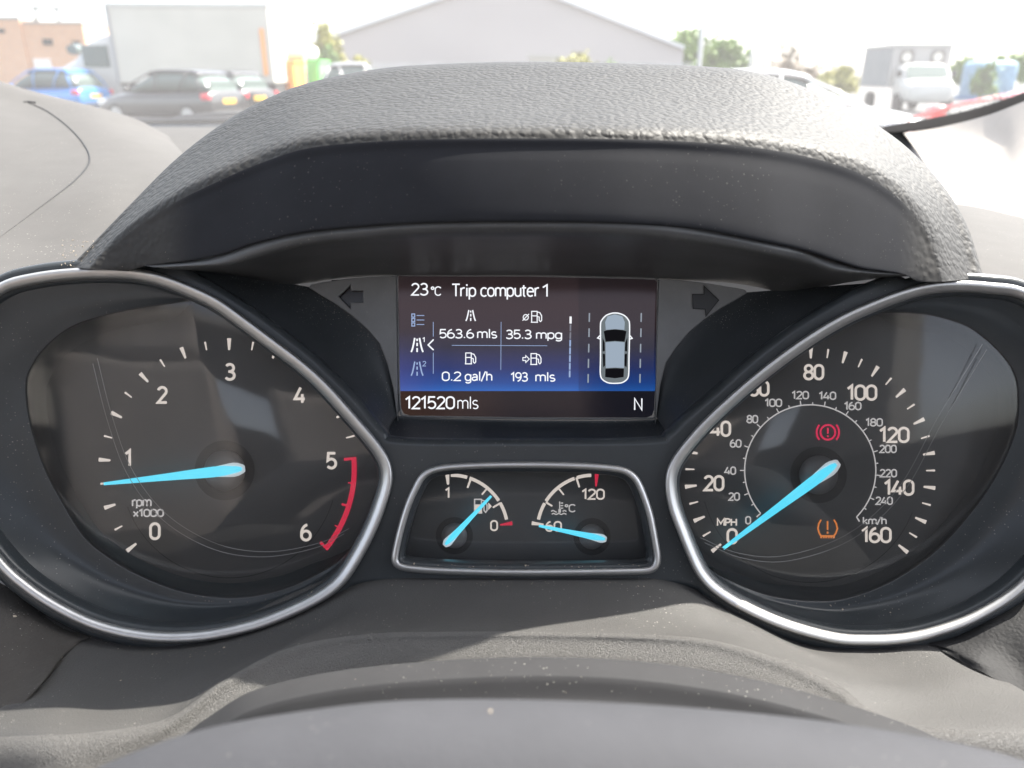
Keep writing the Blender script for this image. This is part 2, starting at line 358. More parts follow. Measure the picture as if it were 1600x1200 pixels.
OL = [(39,600),(45,660),(67,730),(95,785),(129,839),(165,870),(207,896),(280,925),(361,936),(430,926),(490,902),(545,862),(620,760),(650,650),(580,540),(440,482),(340,468),(274,472),(200,483),(140,498),(103,514),(72,539),(50,568)]
OR = [(1593,612),(1588,676),(1546,764),(1473,853),(1399,907),(1325,936),(1266,941),(1202,932),(1143,909),(1104,884),(1040,810),(1010,700),(1060,620),(1200,520),(1330,494),(1430,488),(1502,504),(1541,528),(1571,558),(1586,582)]
def offs(c, o):
    """offset closed pixel curve outward by o px"""
    c = np.asarray(c, float); t = np.roll(c, -1, 0) - np.roll(c, 1, 0); t /= np.linalg.norm(t, axis=1)[:, None]
    n = np.stack([t[:, 1], -t[:, 0]], 1)
    area = np.sum(c[:, 0] * np.roll(c[:, 1], -1) - np.roll(c[:, 0], -1) * c[:, 1])
    return c + n * (o if area > 0 else -o)
def radial(curve, cx, cy, n):
    """resample closed curve at n even directions around (cx,cy)"""
    c = cr(curve, 600, True) - (cx, cy); a = np.unwrap(np.arctan2(c[:, 1], c[:, 0])); r = np.hypot(c[:, 0], c[:, 1])
    th = np.linspace(0, 2 * pi, n, endpoint=False); am = np.mod(a, 2 * pi); s = np.argsort(am)
    rr = np.interp(th, am[s], r[s], period=2 * pi); return th, rr
def ring(name, curve, prof, w0, mat, parent, n=260):
    c = arclen(curve, n, True)
    # smooth
    for _ in range(3): c = (np.roll(c, 1, 0) + 2 * c + np.roll(c, -1, 0)) / 4
    rows = [[(x, y, w0 + h) for x, y in offs(c, o)] for o, h in prof]
    return gridmesh(name, toP(rows), mat, parent, True)
BEZ = [(9.5,-.006),(9.5,-.0008),(9.0,.0003),(7.4,.0011),(5.5,.0014),(1,.0011),(-4,.0004),(-7.4,-.0004),(-8.8,-.0018),(-9.0,-.005)]
def closedpts(c, n=200):
    c = arclen(c, n, True)
    for _ in range(3): c = (np.roll(c, 1, 0) + 2 * c + np.roll(c, -1, 0)) / 4
    return c

# housing plate: everything between and around the bezels
def arc_part(c, i0, i1): return [c[i] for i in range(i0, i1)]
ridge = [(255,406),(290,430),(325,450),(360,472),(400,498),(440,528),(480,560),(515,593),(550,628),(590,676),(622,695),(820,697),(1020,695),(1052,682),(1073,662),(1100,638),(1130,612),(1165,580),(1205,547),(1255,511),(1305,481),(1350,457),(1400,437)]
ridge_s = arclen(ridge, 150)
outL = [tuple(p) for p in offs(closedpts(BL, 240), 13)]
outR = [tuple(p) for p in offs(closedpts(BR, 240), 13)]
# left outer boundary from the top-left of the left bezel round its bottom to the centre
lefty = [p for p in outL]
def seg(c, p0, p1, step=1):
    i = min(range(len(c)), key=lambda k: hypot(c[k][0]-p0[0], c[k][1]-p0[1])); j = min(range(len(c)), key=lambda k: hypot(c[k][0]-p1[0], c[k][1]-p1[1]))
    out = []; k = i
    while k != j: out.append(c[k]); k = (k + step) % len(c)
    out.append(c[j]); return out
L1 = seg(outL, (545,905), (235,415), 1)      # runs bottom -> left -> top (BL goes clockwise in picture)
if len(L1) < 60: L1 = seg(outL, (545,905), (235,415), -1)
R1 = seg(outR, (1420,440), (1095,915), -1)
if not any(p[0] > 1650 for p in R1): R1 = seg(outR, (1420,440), (1095,915), 1)
bottom = arclen([(1100,917),(1075,908),(1045,905),(940,908),(820,909),(700,907),(605,904),(575,903),(545,910)], 40)
outer = L1 + [tuple(p) for p in ridge_s] + R1 + [tuple(p) for p in bottom[1:-1]]
holes = [[tuple(p) for p in offs(closedpts(BL, 160), -3)], [tuple(p) for p in offs(closedpts(BR, 160), -3)], [tuple(p) for p in offs(closedpts(BM, 160), -1)]]
housing = plate('housing', outer, holes, W_PLATE, 0.003, M['housing'], cluster, bev=0.0024, res=5)
housing.data.polygons.foreach_set('use_smooth', [False] * len(housing.data.polygons))
# outer side wall going back from the plate
back = [[(x, y, W_PLATE - 0.001) for x, y in offs(np.array(outer), -1.5)], [(x, y, W_PLATE - 0.05) for x, y in offs(np.array(outer), -3)]]
gridmesh('housing_side', toP(back), M['housing'], housing, True)

# recess round the screen: inner outline, ridge and a scooped wall between
inner = [(487,449),(500,455),(520,467),(550,490),(574,511),(595,534),(608,560),(617,590),(622,615),(625,640),(632,651),(820,657),(1014,656),(1022,645),(1025,620),(1030,592),(1040,562),(1055,540),(1076,515),(1100,495),(1125,478),(1150,464),(1163,457)]
ro = [(255,408),(290,432),(325,452),(360,474),(400,500),(440,530),(480,562),(515,595),(550,630),(594,682),(622,697),(820,699),(1020,697),(1050,684),(1072,664),(1100,640),(1129,613),(1164,581),(1204,548),(1254,512),(1304,482),(1349,458),(1400,439)]
# both have 23 points
rows = []
for t in (0, 0.07, 0.16, 0.3, 0.5, 0.72, 0.9, 1.0):
    s = t; sm_ = t * t * (3 - 2 * t); hgt = .45 * (1 - sm_) + .55 * (1 - t) ** 1.8
    rows.append([(a[0] + (b[0] - a[0]) * s, a[1] + (b[1] - a[1]) * s, (W_PLATE - 0.0002) * hgt + (W_SCR + 0.001) * (1 - hgt)) for a, b in zip(ro, inner)])
loft('recess_wall', rows, M['ledge'], cluster, n=220, m=40)

# display screen
scr = [(622,431),(640,431.5),(820,432),(1005,436),(1027,437),(1026,470),(1024,600),(1022,640),(1019,649),(1010,652.5),(820,652),(640,649),(631,646),(627,638),(625,600),(623,480)]
def screen_mat():
    k = MT('lit_display'); k.t.nodes.remove(k.b)
    c = k.co(); u = k.n('ShaderNodeVectorMath', operation='DOT_PRODUCT'); u.inputs[1].default_value = tuple(UP); k.l(c, u.inputs[0])
    r = k.n('ShaderNodeVectorMath', operation='DOT_PRODUCT'); r.inputs[1].default_value = tuple(RT); k.l(c, r.inputs[0])
    d = D - W_SCR; yv = lambda y: (600 - y) / F * d; xv = lambda x: (x - 800) / F * d
    mr = k.n('ShaderNodeMapRange', clamp=True); mr.inputs[1].default_value = yv(431); mr.inputs[2].default_value = yv(611); k.l(u.outputs['Value'], mr.inputs[0])
    cr_ = k.n('ShaderNodeValToRGB'); e = cr_.color_ramp.elements
    e[0].position = 0; e[0].color = (0.022, 0.016, 0.018, 1); e[1].position = 1; e[1].color = (0.02, 0.14, 0.52, 1)
    for ps, cc in ((0.25, (0.034, 0.018, 0.018, 1)), (0.45, (0.03, 0.017, 0.02, 1)), (0.62, (0.016, 0.018, 0.042, 1)), (0.8, (0.014, 0.035, 0.16, 1)), (0.93, (0.013, 0.075, 0.33, 1))):  # brownish tones are reflections put into the glow colour
        q = e.new(ps); q.color = cc
    k.l(mr.outputs[0], cr_.inputs[0])
    # right hand third dimmer
    gt = k.n('ShaderNodeMath', operation='GREATER_THAN'); gt.inputs[1].default_value = xv(904); k.l(r.outputs['Value'], gt.inputs[0])
    mb = k.n('ShaderNodeMixRGB', blend_type='MULTIPLY'); mb.inputs[2].default_value = (0.62, 0.66, 0.70, 1); k.l(gt.outputs[0], mb.inputs[0]); k.l(cr_.outputs[0], mb.inputs[1])
    # left edge violet
    ml = k.n('ShaderNodeMapRange', clamp=True); ml.inputs[1].default_value = xv(700); ml.inputs[2].default_value = xv(622); ml.inputs[4].default_value = 0.5; k.l(r.outputs['Value'], ml.inputs[0])
    mv = k.n('ShaderNodeMapRange', clamp=True); mv.inputs[1].default_value = yv(520); mv.inputs[2].default_value = yv(611); k.l(u.outputs['Value'], mv.inputs[0])
    mm = k.n('ShaderNodeMath', operation='MULTIPLY'); k.l(ml.outputs[0], mm.inputs[0]); k.l(mv.outputs[0], mm.inputs[1])
    m2 = k.n('ShaderNodeMixRGB'); m2.inputs[2].default_value = (0.13, 0.12, 0.36, 1); k.l(mm.outputs[0], m2.inputs[0]); k.l(mb.outputs[0], m2.inputs[1])
    # status bar below
    lt = k.n('ShaderNodeMath', operation='LESS_THAN'); lt.inputs[1].default_value = yv(611); k.l(u.outputs['Value'], lt.inputs[0])
    mbar = k.n('ShaderNodeMapRange', clamp=True); mbar.inputs[1].default_value = xv(626); mbar.inputs[2].default_value = xv(800); k.l(r.outputs['Value'], mbar.inputs[0])
    cb = k.n('ShaderNodeMixRGB'); cb.inputs[1].default_value = (0.045, 0.024, 0.018, 1); cb.inputs[2].default_value = (0.006, 0.007, 0.013, 1); k.l(mbar.outputs[0], cb.inputs[0])
    m3 = k.n('ShaderNodeMixRGB'); k.l(lt.outputs[0], m3.inputs[0]); k.l(m2.outputs[0], m3.inputs[1]); k.l(cb.outputs[0], m3.inputs[2])
    # pixel rows
    wv = k.n('ShaderNodeTexWave', wave_type='BANDS', i_Scale=900.0); k.l(u.outputs['Value'], wv.inputs['Vector'])
    wr = k.n('ShaderNodeMapRange'); wr.inputs[3].default_value = 0.82; wr.inputs[4].default_value = 1.08; k.l(wv.outputs[1], wr.inputs[0])
    e_ = k.n('ShaderNodeEmission'); k.l(m3.outputs[0], e_.inputs[0])
    st = k.n('ShaderNodeMath', operation='MULTIPLY'); st.inputs[1].default_value = 0.155; k.l(wr.outputs[0], st.inputs[0]); k.l(st.outputs[0], e_.inputs[1])
    g = k.n('ShaderNodeBsdfGlossy'); g.inputs['Roughness'].default_value = 0.12; g.inputs['Color'].default_value = (0.035, 0.03, 0.03, 1)
    ad = k.n('ShaderNodeAddShader'); k.l(e_.outputs[0], ad.inputs[0]); k.l(g.outputs[0], ad.inputs[1]); k.l(ad.outputs[0], k.o.inputs[0])
    return k.m
screen = poly('display_screen', scr, W_SCR, screen_mat(), cluster)
# thin frame round it
ring('screen_frame', scr, [(3.2, 0.0005), (2.4, 0.0012), (1.0, 0.0012), (0.2, 0.0004)], W_SCR, M['wing'], screen, 200)
MS = {'w': emit('screen_white', (0.86, 0.88, 0.92), 0.19), 'b': emit('screen_pale_blue', (0.42, 0.55, 0.85), 0.13), 'g': emit('screen_grey', (0.5, 0.5, 0.6), 0.07),
      'carbody': emit('screen_car_silver', (0.46, 0.56, 0.68), 0.12), 'carside': emit('screen_car_grey', (0.24, 0.28, 0.30), 0.11), 'blk': emit('screen_black', (0.008, 0.008, 0.010), 0.14), 'lane': emit('screen_lane', (0.55, 0.62, 0.72), 0.09)}
WT = W_SCR + 0.0003
def stx(s, x0, x1, base, cap, wd, c='w', name='display_text'): return text(name, s, x0, x1, base, cap, WT, MS[c], screen, wd * 1.1)
stx('23', 642, 669.5, 462, 20, 2.1); stx('\u00b0C', 673, 690, 462.3, 15, 1.6)
stx('Trip computer', 706, 843, 464, 21, 2.1); stx('1', 847, 859, 464.5, 20.5, 2.1)
stx('563.6', 686, 741, 529, 15, 1.75); stx('mls', 745, 777, 529, 15.5, 1.75)
stx('35.3', 790, 831, 530, 15, 1.75); stx('mpg', 837, 879, 530, 14.6, 1.75)
stx('0.2', 690, 721, 595.5, 15, 1.75); stx('gal/h', 726, 770, 595.5, 15.5, 1.75)
stx('193', 798, 825, 596.5, 15, 1.75); stx('mls', 836, 868, 596.5, 15.5, 1.75)
stx('121520', 633, 711, 639.5, 20.5, 2.3); stx('mls', 714, 748, 639.3, 20, 1.5); stx('N', 990, 1005, 641.5, 20, 1.9)
stx('1', 660, 664.5, 535, 8, 1.1, 'w'); stx('2', 660, 666, 572.5, 8.5, 1.1, 'b')
def icon(lines, wd, c='w', name='display_icon'): return strokes(name, lines, wd, WT, MS[c], screen)
def road(x, y, w_, h, c, wd):
    cv = lambda s: [(x + w_ / 2 + s * (w_ / 2 - w_ * .30 * t ** 0.7) , y + h - h * t) for t in (0, .2, .4, .6, .8, 1)]
    icon([cv(-1), cv(1), [(x + w_*.5, y + h), (x + w_*.5, y + h*.72)], [(x + w_*.5, y + h*.58), (x + w_*.5, y + h*.35)], [(x + w_*.5, y + h*.22), (x + w_*.5, y + h*.06)]], wd, c)
road(728, 484.5, 15, 17, 'w', 2.0); road(642.5, 528, 18.5, 22, 'w', 2.5); road(642.5, 565, 18.5, 22, 'b', 2.2)
for i in range(3):
    y = 493 + 7 * i; icon([[(643.5, y - 2.4), (648, y - 2.4), (648, y + 2.4), (643.5, y + 2.4), (643.5, y - 2.4)]], 1.6, 'b'); icon([[(651, y), (663, y)]], 1.2, 'b')
def pump(x, y, s=1.0, mat=None, wlev=None, par=None, name='display_icon', wd=1.5):
    L = [[(x, y+18*s), (x+11*s, y+18*s)], [(x+1.2*s, y+18*s), (x+1.2*s, y+1*s), (x+9.8*s, y+1*s), (x+9.8*s, y+18*s)], [(x+1*s, y+8*s), (x+10*s, y+8*s)],
         [(x+10*s, y+2*s), (x+14*s, y+3*s), (x+16.8*s, y+8*s), (x+16.8*s, y+15*s), (x+15*s, y+17*s), (x+13*s, y+15*s), (x+13*s, y+10*s), (x+10*s, y+9*s)]]
    return strokes(name, L, wd * s, wlev or WT, mat or MS['w'], par or screen)
pump(726.5, 550.5); pump(829.5, 485.5); pump(828.5, 551.5)
icon([O(817.5, 825.5, 491.5, 500), [(816.5, 501), (826.5, 490.5)]], 1.4)
icon([[(817, 558.7), (821.5, 558.7), (821.5, 555.5), (827, 561), (821.5, 566.5), (821.5, 563.3), (817, 563.3), (817, 558.7)]], 1.3)
icon([[(677.5, 530.5), (669, 539), (677.5, 547)]], 2.1); icon([[(677, 503), (677, 526)], [(677, 551), (677, 584)]], 1.0, 'b')
icon([[(706, 539.6), (855, 540.2)]], 0.9, 'b'); icon([[(783, 503), (782.5, 578)]], 0.9, 'b')
icon([[(891.6, 494.5), (891.5, 505.5)]], 3.4, 'w', 'scroll_bar')
for i in range(7): icon([[(891.4 - i*.2, 507 + 12*i), (891.2 - i*.2, 517.5 + 12*i)]], 2.6, 'g' if i < 2 else 'b', 'scroll_bar')
for (a, b) in ((322,398),(453,527),(585,658),(713,790),(842,917)):
    ya, yb = 430 + a*.1834, 430 + b*.1834
    icon([[(921 - (ya-489)*.02, ya), (921 - (yb-489)*.02, yb)]], 2.2, 'lane', 'lane_dash'); icon([[(1002 - (ya-489)*.02, ya), (1002 - (yb-489)*.02, yb)]], 2.2, 'lane', 'lane_dash')
def z2(pts): return [(820 + x*.1834, 430 + y*.1834) for x, y in pts]
co = [(645,420),(655,385),(690,345),(735,326),(768,322),(805,326),(850,345),(882,380),(892,415),(892,520),(888,700),(886,830),(875,880),(840,910),(800,920),(730,920),(690,908),(655,880),(643,830),(645,700),(645,520)]
cs = cr(co, 90, True)
def spoly(name, pts, dz, c): return mesh(name, [P(x, y, WT + dz) for x, y in pts], [tuple(range(len(pts)))[::-1]], MS[c], screen)
spoly('display_car', z2(cs), 0, 'carside')
strokes('display_car', [[tuple(p) for p in z2(cs)] + [tuple(z2(cs)[0])]], 1.9, WT + 0.0001, MS['w'], screen)
for s in ([(645,510),(620,535),(645,545)], [(892,510),(915,538),(892,546)]): strokes('display_car', [z2(s)], 1.7, WT + 0.00012, MS['w'], screen)
spoly('display_car', z2([(690,465),(685,400),(705,350),(768,334),(830,350),(852,400),(848,465),(810,462),(768,458),(725,462)]), .00005, 'carbody')
spoly('display_car', z2([(672,478),(700,468),(768,462),(835,468),(866,478),(850,566),(768,560),(688,566)]), .00005, 'blk')
spoly('display_car', z2([(688,572),(768,565),(850,572),(846,790),(768,786),(690,790)]), .00005, 'carbody')
spoly('display_car', z2([(686,796),(768,792),(845,796),(842,868),(768,878),(684,868)]), .00005, 'blk')
for s in ([(663,530),(680,575),(682,645),(663,650)], [(663,668),(684,672),(684,770),(668,785)], [(874,530),(856,575),(852,645),(872,650)], [(872,668),(850,672),(848,770),(868,785)]): spoly('display_car', z2(s), .00005, 'blk')

# wing panels with turn arrows either side of the screen
def wing(outl, arrow, deep):
    p = plate('wing_panel', [tuple(q) for q in arclen(outl, 90, True)] if False else outl, [arrow] if deep else [], W_SCR + 0.003, 0.0016, M['wing'], cluster, bev=0.0003, res=1)
    if deep: poly('turn_arrow', [(arrow[0][0]-8, arrow[1][1]-4), (arrow[3][0]+6, arrow[1][1]-4), (arrow[3][0]+6, arrow[-1][1]+6), (arrow[0][0]-8, arrow[-1][1]+6)], W_SCR + 0.0004, simple('dark_arrow_window', (0.012, 0.009, 0.010), 0.25), p)
    else:
        poly('turn_arrow', arrow, W_SCR + 0.0032, simple('unlit_arrow_window', (0.030, 0.031, 0.034), 0.4), p)
        strokes('arrow_edge', [arrow + [arrow[0]]], 1.6, W_SCR + 0.0034, M['groove'], p)
    return p
lw = [(484,449),(486,446),(500,443),(540,437),(575,434),(618,432),(619,600),(620,640),(615,605),(606,568),(594,536),(574,513),(550,492),(522,472),(500,459)]
wing(lw, [(526,463),(549,441.5),(549,453),(568,453),(569,474),(549,474),(549,486)], True)
rw = [(1166,457),(1164,454),(1150,451),(1100,443),(1060,439),(1031,437),(1029,500),(1026,640),(1031,600),(1040,566),(1055,543),(1076,518),(1100,498),(1125,481),(1150,467)]
wing(rw, [(1082,460),(1100,460),(1100,447),(1123,469),(1103,494),(1102,483),(1083,482)], False)

# ceiling of the recess, from the hood's lip back to the screen
LIPC = [(215,414,.0175),(290,408,.0175),(335,401,.018),(400,379,.0185),(480,362,.0195),(600,351,.021),(700,347,.022),(850,346,.022),(1000,349,.021),(1120,362,.0185),(1230,384,.018),(1290,401,.018),(1335,415,.018),(1400,424,.0175),(1470,430,.0175)]
LIPC = [(x, y - (3 if x > 1280 else 0), w_ + .036 * max(0, 1 - abs((x - 825) / 640) ** 2.2) - (.003 if x > 1280 else 0)) for x, y, w_ in LIPC]
SCT = [(340,430,-.02),(400,440,-.022),(440,446,-.024),(487,441,-.024),(530,435,-.025),(600,431,-.025),(680,431,-.025),(850,431,-.025),(980,434,-.025),(1060,438,-.025),(1130,441,-.024),(1180,448,-.024),(1230,458,-.022),(1280,450,-.02),(1320,440,-.02)]
SCT = [(x, y, w_ + .0115) for x, y, w_ in SCT]
mid = lambda t, dz=0.0: [(a[0]*(1-t)+b[0]*t, a[1]*(1-t)+b[1]*t, a[2]*(1-t)+b[2]*t + dz) for a, b in zip(LIPC, SCT)]
loft('recess_ceiling', [[(x, y, w_ - .0015) for x, y, w_ in LIPC], mid(.12, .0066), mid(.26, .0125), mid(.36, .0085), mid(.6, -.002), SCT], M['ceil'], cluster, n=160, m=40)

# bezels, dial wells, lenses
for (nm, BZ, OV, cx, cy, lab) in (('tachometer', BL, OL, 340, 712, 'left'), ('speedometer', BR, OR, 1290, 722, 'right')):
    g = empty(nm, (0, 0, 0), parent=cluster)
    if nm == 'tachometer': TACH = g
    else: SPEED = g
    bzi = offs(closedpts(BZ, 240), -8.3)
    th, rb = radial(bzi, cx, cy, 200); _, ro_ = radial(OV, cx, cy, 200)
    rc = np.minimum(ro_, rb * 0.985)
    pt = lambda r, w_: [(cx + r_ * cos(t), cy + r_ * sin(t), w_) for t, r_ in zip(th, r)]
    ring('bezel', BZ, BEZ, W_PLATE + .0022, M['bezel'], g)
    rows = [pt(rb, W_PLATE - .001), pt(rb * .9 + rc * .1, W_PLATE - .0045), pt(rb * .6 + rc * .4, W_PLATE * .35 + W_LENS * .65), pt(rb * .3 + rc * .7, W_LENS + .0015), pt(rc, W_LENS)]
    rows = [[(x, y, w_ + (WL(y) - W_LENS) * min(1, i / 3)) for x, y, w_ in r] for i, r in enumerate(rows)]
    R_ = np.array(rows); R_ = np.stack([cr(R_[:, j], 24) for j in range(R_.shape[1])], 1)
    gridmesh('dial_well', toP(R_), M['housing'], g, True)
    kk = np.clip((rb * .985 - ro_) / 25, 0, 1) ** .7; rin = rc * (1 - .11 * kk)
    # rim of the well and inner step down to the face
    def gr(r, w_): return pt(r, w_)
    rows = [gr(rc, W_LENS), gr(rc - 2.0 * kk, W_LENS - .0004), gr(rc - 2.6 * kk, W_LENS - .003), gr(rc * (1 - .03 * kk), W_DIAL + .004), gr(rc * (1 - .08 * kk), W_DIAL + .0012), gr(rin, W_DIAL)]
    rows = [[(x, y, w_ + (WL(y) - W_LENS) * (1, 1, .7, .2, 0, 0)[i]) for x, y, w_ in r] for i, r in enumerate(rows)]
    gridmesh('dial_surround', toP(rows), M['dial_ring'], g, True)
    f = pt(rin * 1.01, W_DIAL - .0001)
    mesh('dial_face', [P(*q) for q in f], [tuple(range(len(f)))[::-1]], M['dial'], g)
    # clear lens
    V = [P(cx, cy, WL(cy) + .0024)]; rings_ = 10; n_ = len(th); fs = []
    for i in range(1, rings_ + 1):
        t = i / rings_
        for k in range(n_):
            x, y = cx + rc[k] * t * .995 * cos(th[k]), cy + rc[k] * t * .995 * sin(th[k])
            V.append(P(x, y, W_LENS + .0022 * (1 - t * t) - .0004 + LENS_TILT * (cy - y) / 240 * (1 - t ** 6)) if False else P(x, y, WL(y) - .0006 + .0030 * (1 - t * t)))
    for k in range(n_): fs.append((0, 1 + (k + 1) % n_, 1 + k))
    for i in range(rings_ - 1):
        for k in range(n_):
            a = 1 + i * n_; b = a + n_; k2 = (k + 1) % n_; fs.append((a + k, a + k2, b + k2, b + k))
    if nm == 'tachometer':
        lm = MT('clear_lens'); lm.t.nodes.remove(lm.b)
        tr = lm.n('ShaderNodeBsdfTransparent'); gl = lm.n('ShaderNodeBsdfGlossy'); gl.inputs['Roughness'].default_value = 0.06
        mx = lm.n('ShaderNodeMixShader'); fr = lm.n('ShaderNodeFresnel', i_IOR=1.6); lm.l(fr.outputs[0], mx.inputs[0]); lm.l(tr.outputs[0], mx.inputs[1]); lm.l(gl.outputs[0], mx.inputs[2])
        fd = lm.n('ShaderNodeBsdfDiffuse'); fd.inputs[0].default_value = (.8, .78, .75, 1); fx = lm.n('ShaderNodeMixShader'); fz = lm.n('ShaderNodeTexNoise', i_Scale=35.0, i_Detail=5.0); lm.l(lm.co(), fz.inputs['Vector'])  # faint pale film put in for the veil of reflections over the dials
        fg = lm.n('ShaderNodeMapRange'); fg.inputs[3].default_value = .015; fg.inputs[4].default_value = .045; lm.l(fz.outputs[0], fg.inputs[0]); lm.l(fg.outputs[0], fx.inputs[0]); lm.l(mx.outputs[0], fx.inputs[1]); lm.l(fd.outputs[0], fx.inputs[2]); lm.l(fx.outputs[0], lm.o.inputs[0])
        M['lens'] = lm.m
    mesh('lens', V, fs, M['lens'], g, True)

# ---- printed dials
WD = W_DIAL + .0003
def pol(cx, cy, r, a): return (cx + r * cos(radians(a)), cy - r * sin(radians(a)))
def tick(g, cx, cy, a, r0, r1, w0, w1, mat, name='tick_mark'):
    """tapered tick: narrow inside, wide outside"""
    d = (cos(radians(a)), -sin(radians(a))); n = (-d[1], d[0])
    q = []
    for r, wd in ((r0, w0), (r1, w1)):
        q += [(cx + d[0]*r + n[0]*wd/2, cy + d[1]*r + n[1]*wd/2), (cx + d[0]*r - n[0]*wd/2, cy + d[1]*r - n[1]*wd/2)]
    return mesh(name, [P(x, y, WD) for x, y in q], [(0, 1, 3, 2)], mat, g)
cx, cy = 358, 733; ta = lambda v: 218.7 - 42.9 * v
for i in range(0, 25):
    v = i / 4
    if i <= 19:
        if i % 2 == 0: tick(TACH, cx, cy, ta(v), 186, 204.5, 3.2, 6.6, M['white'])
        else: tick(TACH, cx, cy, ta(v), 189, 202.5, 2.0, 3.2, M['white'])
    elif i > 20 and i < 24: tick(TACH, cx, cy, ta(v), 184 if i % 2 == 0 else 187, 195, 3.5 if i % 2 == 0 else 2, 4 if i % 2 == 0 else 2.4, M['red'])
strokes('redline', [[pol(cx, cy, 195.5, ta(5 + t / 24)) for t in range(25)]], 8, WD + .00002, M['red'], TACH)
strokes('redline', [[pol(cx, cy, 180, ta(4.985)), pol(cx, cy, 199.5, ta(4.985))]], 4.5, WD + .00004, M['red'], TACH); strokes('redline', [[pol(cx, cy, 182, ta(6.0)), pol(cx, cy, 199.5, ta(6.01))]], 4.5, WD + .00004, M['red'], TACH)
for s, x, y in (('0',242,830),('1',201,716),('2',253.5,617),('3',359.5,581),('4',468.5,617.5),('5',518,720),('6',478,832)):
    text('numeral', s, None, None, y + 14, 28, WD, M['white'], TACH, 4.3, center=x)
text('caption', 'rpm', 206, 237, 792, 16, WD, M['white_sm'], TACH, 2.4); text('caption', 'x1000', 208, 256, 808, 13, WD, M['white_sm'], TACH, 2.4)
cx, cy = 1266, 738.5; sa = lambda v: 218.7 - 1.6125 * v
for i in range(33):
    v = 5 * i
    if i % 2 == 0: tick(SPEED, cx, cy, sa(v), 178.5, 197, 3.0, 6.4, M['white'])
    else: tick(SPEED, cx, cy, sa(v), 181, 195, 2.0, 3.2, M['white'])
for s, x, y in (('0',1144,838),('20',1115.5,755),('40',1126,670),('60',1186,607),('80',1271.5,581.5),('100',1347,613.5),('120',1397.5,679.5),('140',1405,762),('160',1369.5,836)):
    wd_ = {1: 17, 2: 32, 3: 47}[len(s)]
    text('numeral', s, x - wd_/2, x + wd_/2, y + 12.8, 25.6, WD, M['white'], SPEED, 4.0)
cx2, cy2 = 1266, 735; ka = lambda v: 220.9 - 1.023 * v
strokes('scale_ring', [[pol(cx2, cy2, 102.5, ka(260 * t / 90)) for t in range(91)]], 2.0, WD, M['white_sm'], SPEED)
for i in range(27):
    v = 10 * i
    if v in (0, 260): strokes('tick_mark', [[pol(cx2, cy2, 102.5, ka(v)), pol(cx2, cy2, 111, ka(v) + (0 if v == 0 else -1))]], 2.2, WD + .00001, M['white_sm'], SPEED)
    else: strokes('tick_mark', [[pol(cx2, cy2, 103, ka(v)), pol(cx2, cy2, 110 if v % 20 == 0 else 107, ka(v))]], 1.7, WD + .00001, M['white_sm'], SPEED)
for s, x, y in (('0',1169,813),('20',1147,776),('40',1141,735.5),('60',1149.5,693),('80',1175.5,655),('100',1208.5,629.5),('120',1250.5,617.5),('140',1293,618.5),('160',1332.5,634.5),('180',1366,660),('200',1387.5,701.5),('220',1388,739.5),('240',1381.5,782.5)):
    wd_ = {1: 9, 2: 18, 3: 27}[len(s)]
    text('numeral', s, x - wd_/2, x + wd_/2, y + 6.6, 13.4, WD, M['white_sm'], SPEED, 2.25)
text('caption', 'MPH', 1120, 1152, 822.5, 13, WD, M['white'], SPEED, 2.4); text('caption', 'km/h', 1348, 1386, 820, 13, WD, M['white_sm'], SPEED, 2.2)
strokes('dial_arc', [[pol(358, 734, 169, a) for a in range(200, 345, 4)]], 1.1, W_DIAL + .0002, M['groove'], TACH)  # thin dark arc drawn flat on the dial face
strokes('dial_arc', [[pol(1266, 739, 171, a) for a in range(195, 340, 4)]], 1.1, W_DIAL + .0002, M['groove'], SPEED)
ll = simple('lens_reflection', (.25, .25, .25), .3)  # pale arcs stand for the bezel's reflection, drawn as thin strips
def lens_reflection_line(pts, g, dx, dy):
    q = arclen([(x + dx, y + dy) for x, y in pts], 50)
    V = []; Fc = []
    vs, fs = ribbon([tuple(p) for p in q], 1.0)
    mesh('lens_reflection_line', [P(x, y, WL(y) + .0012) for x, y in vs], fs, ll, g)
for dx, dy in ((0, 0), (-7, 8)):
    lens_reflection_line([(152,560),(175,650),(207,735),(262,805),(340,850),(420,862),(500,848),(545,826)], TACH, dx, dy)
    lens_reflection_line([(1094,840),(1153,864),(1227,868),(1325,834),(1404,762),(1466,651),(1535,538)], SPEED, -dx, dy)
# warning lamps
bc = (1293.5, 675.5)
strokes('brake_warning_light', [[pol(*bc, 11.5, a) for a in range(0, 361, 12)], [pol(*bc, 17.5, a) for a in range(-42, 43, 7)], [pol(*bc, 17.5, a) for a in range(138, 223, 7)], [(1293.5, 668.5), (1293.5, 677.5)], [(1293.5, 680), (1293.5, 683)]], 3.0, WD, M['tell_red'], SPEED)
tc = (1293, 826)
strokes('tyre_warning_light', [[(1283,812),(1279.5,818),(1278,826),(1280,833),(1283,837.5),(1303,837.5),(1306,833),(1308.5,826),(1306.5,818),(1303,812)], [(1293,814),(1293,828)], [(1293,830.5),(1293,834)]]
        + [[(1283 + 4*i, 837.5), (1283 + 4*i, 841)] for i in range(6)], 2.6, WD, M['tell_orange'], SPEED)

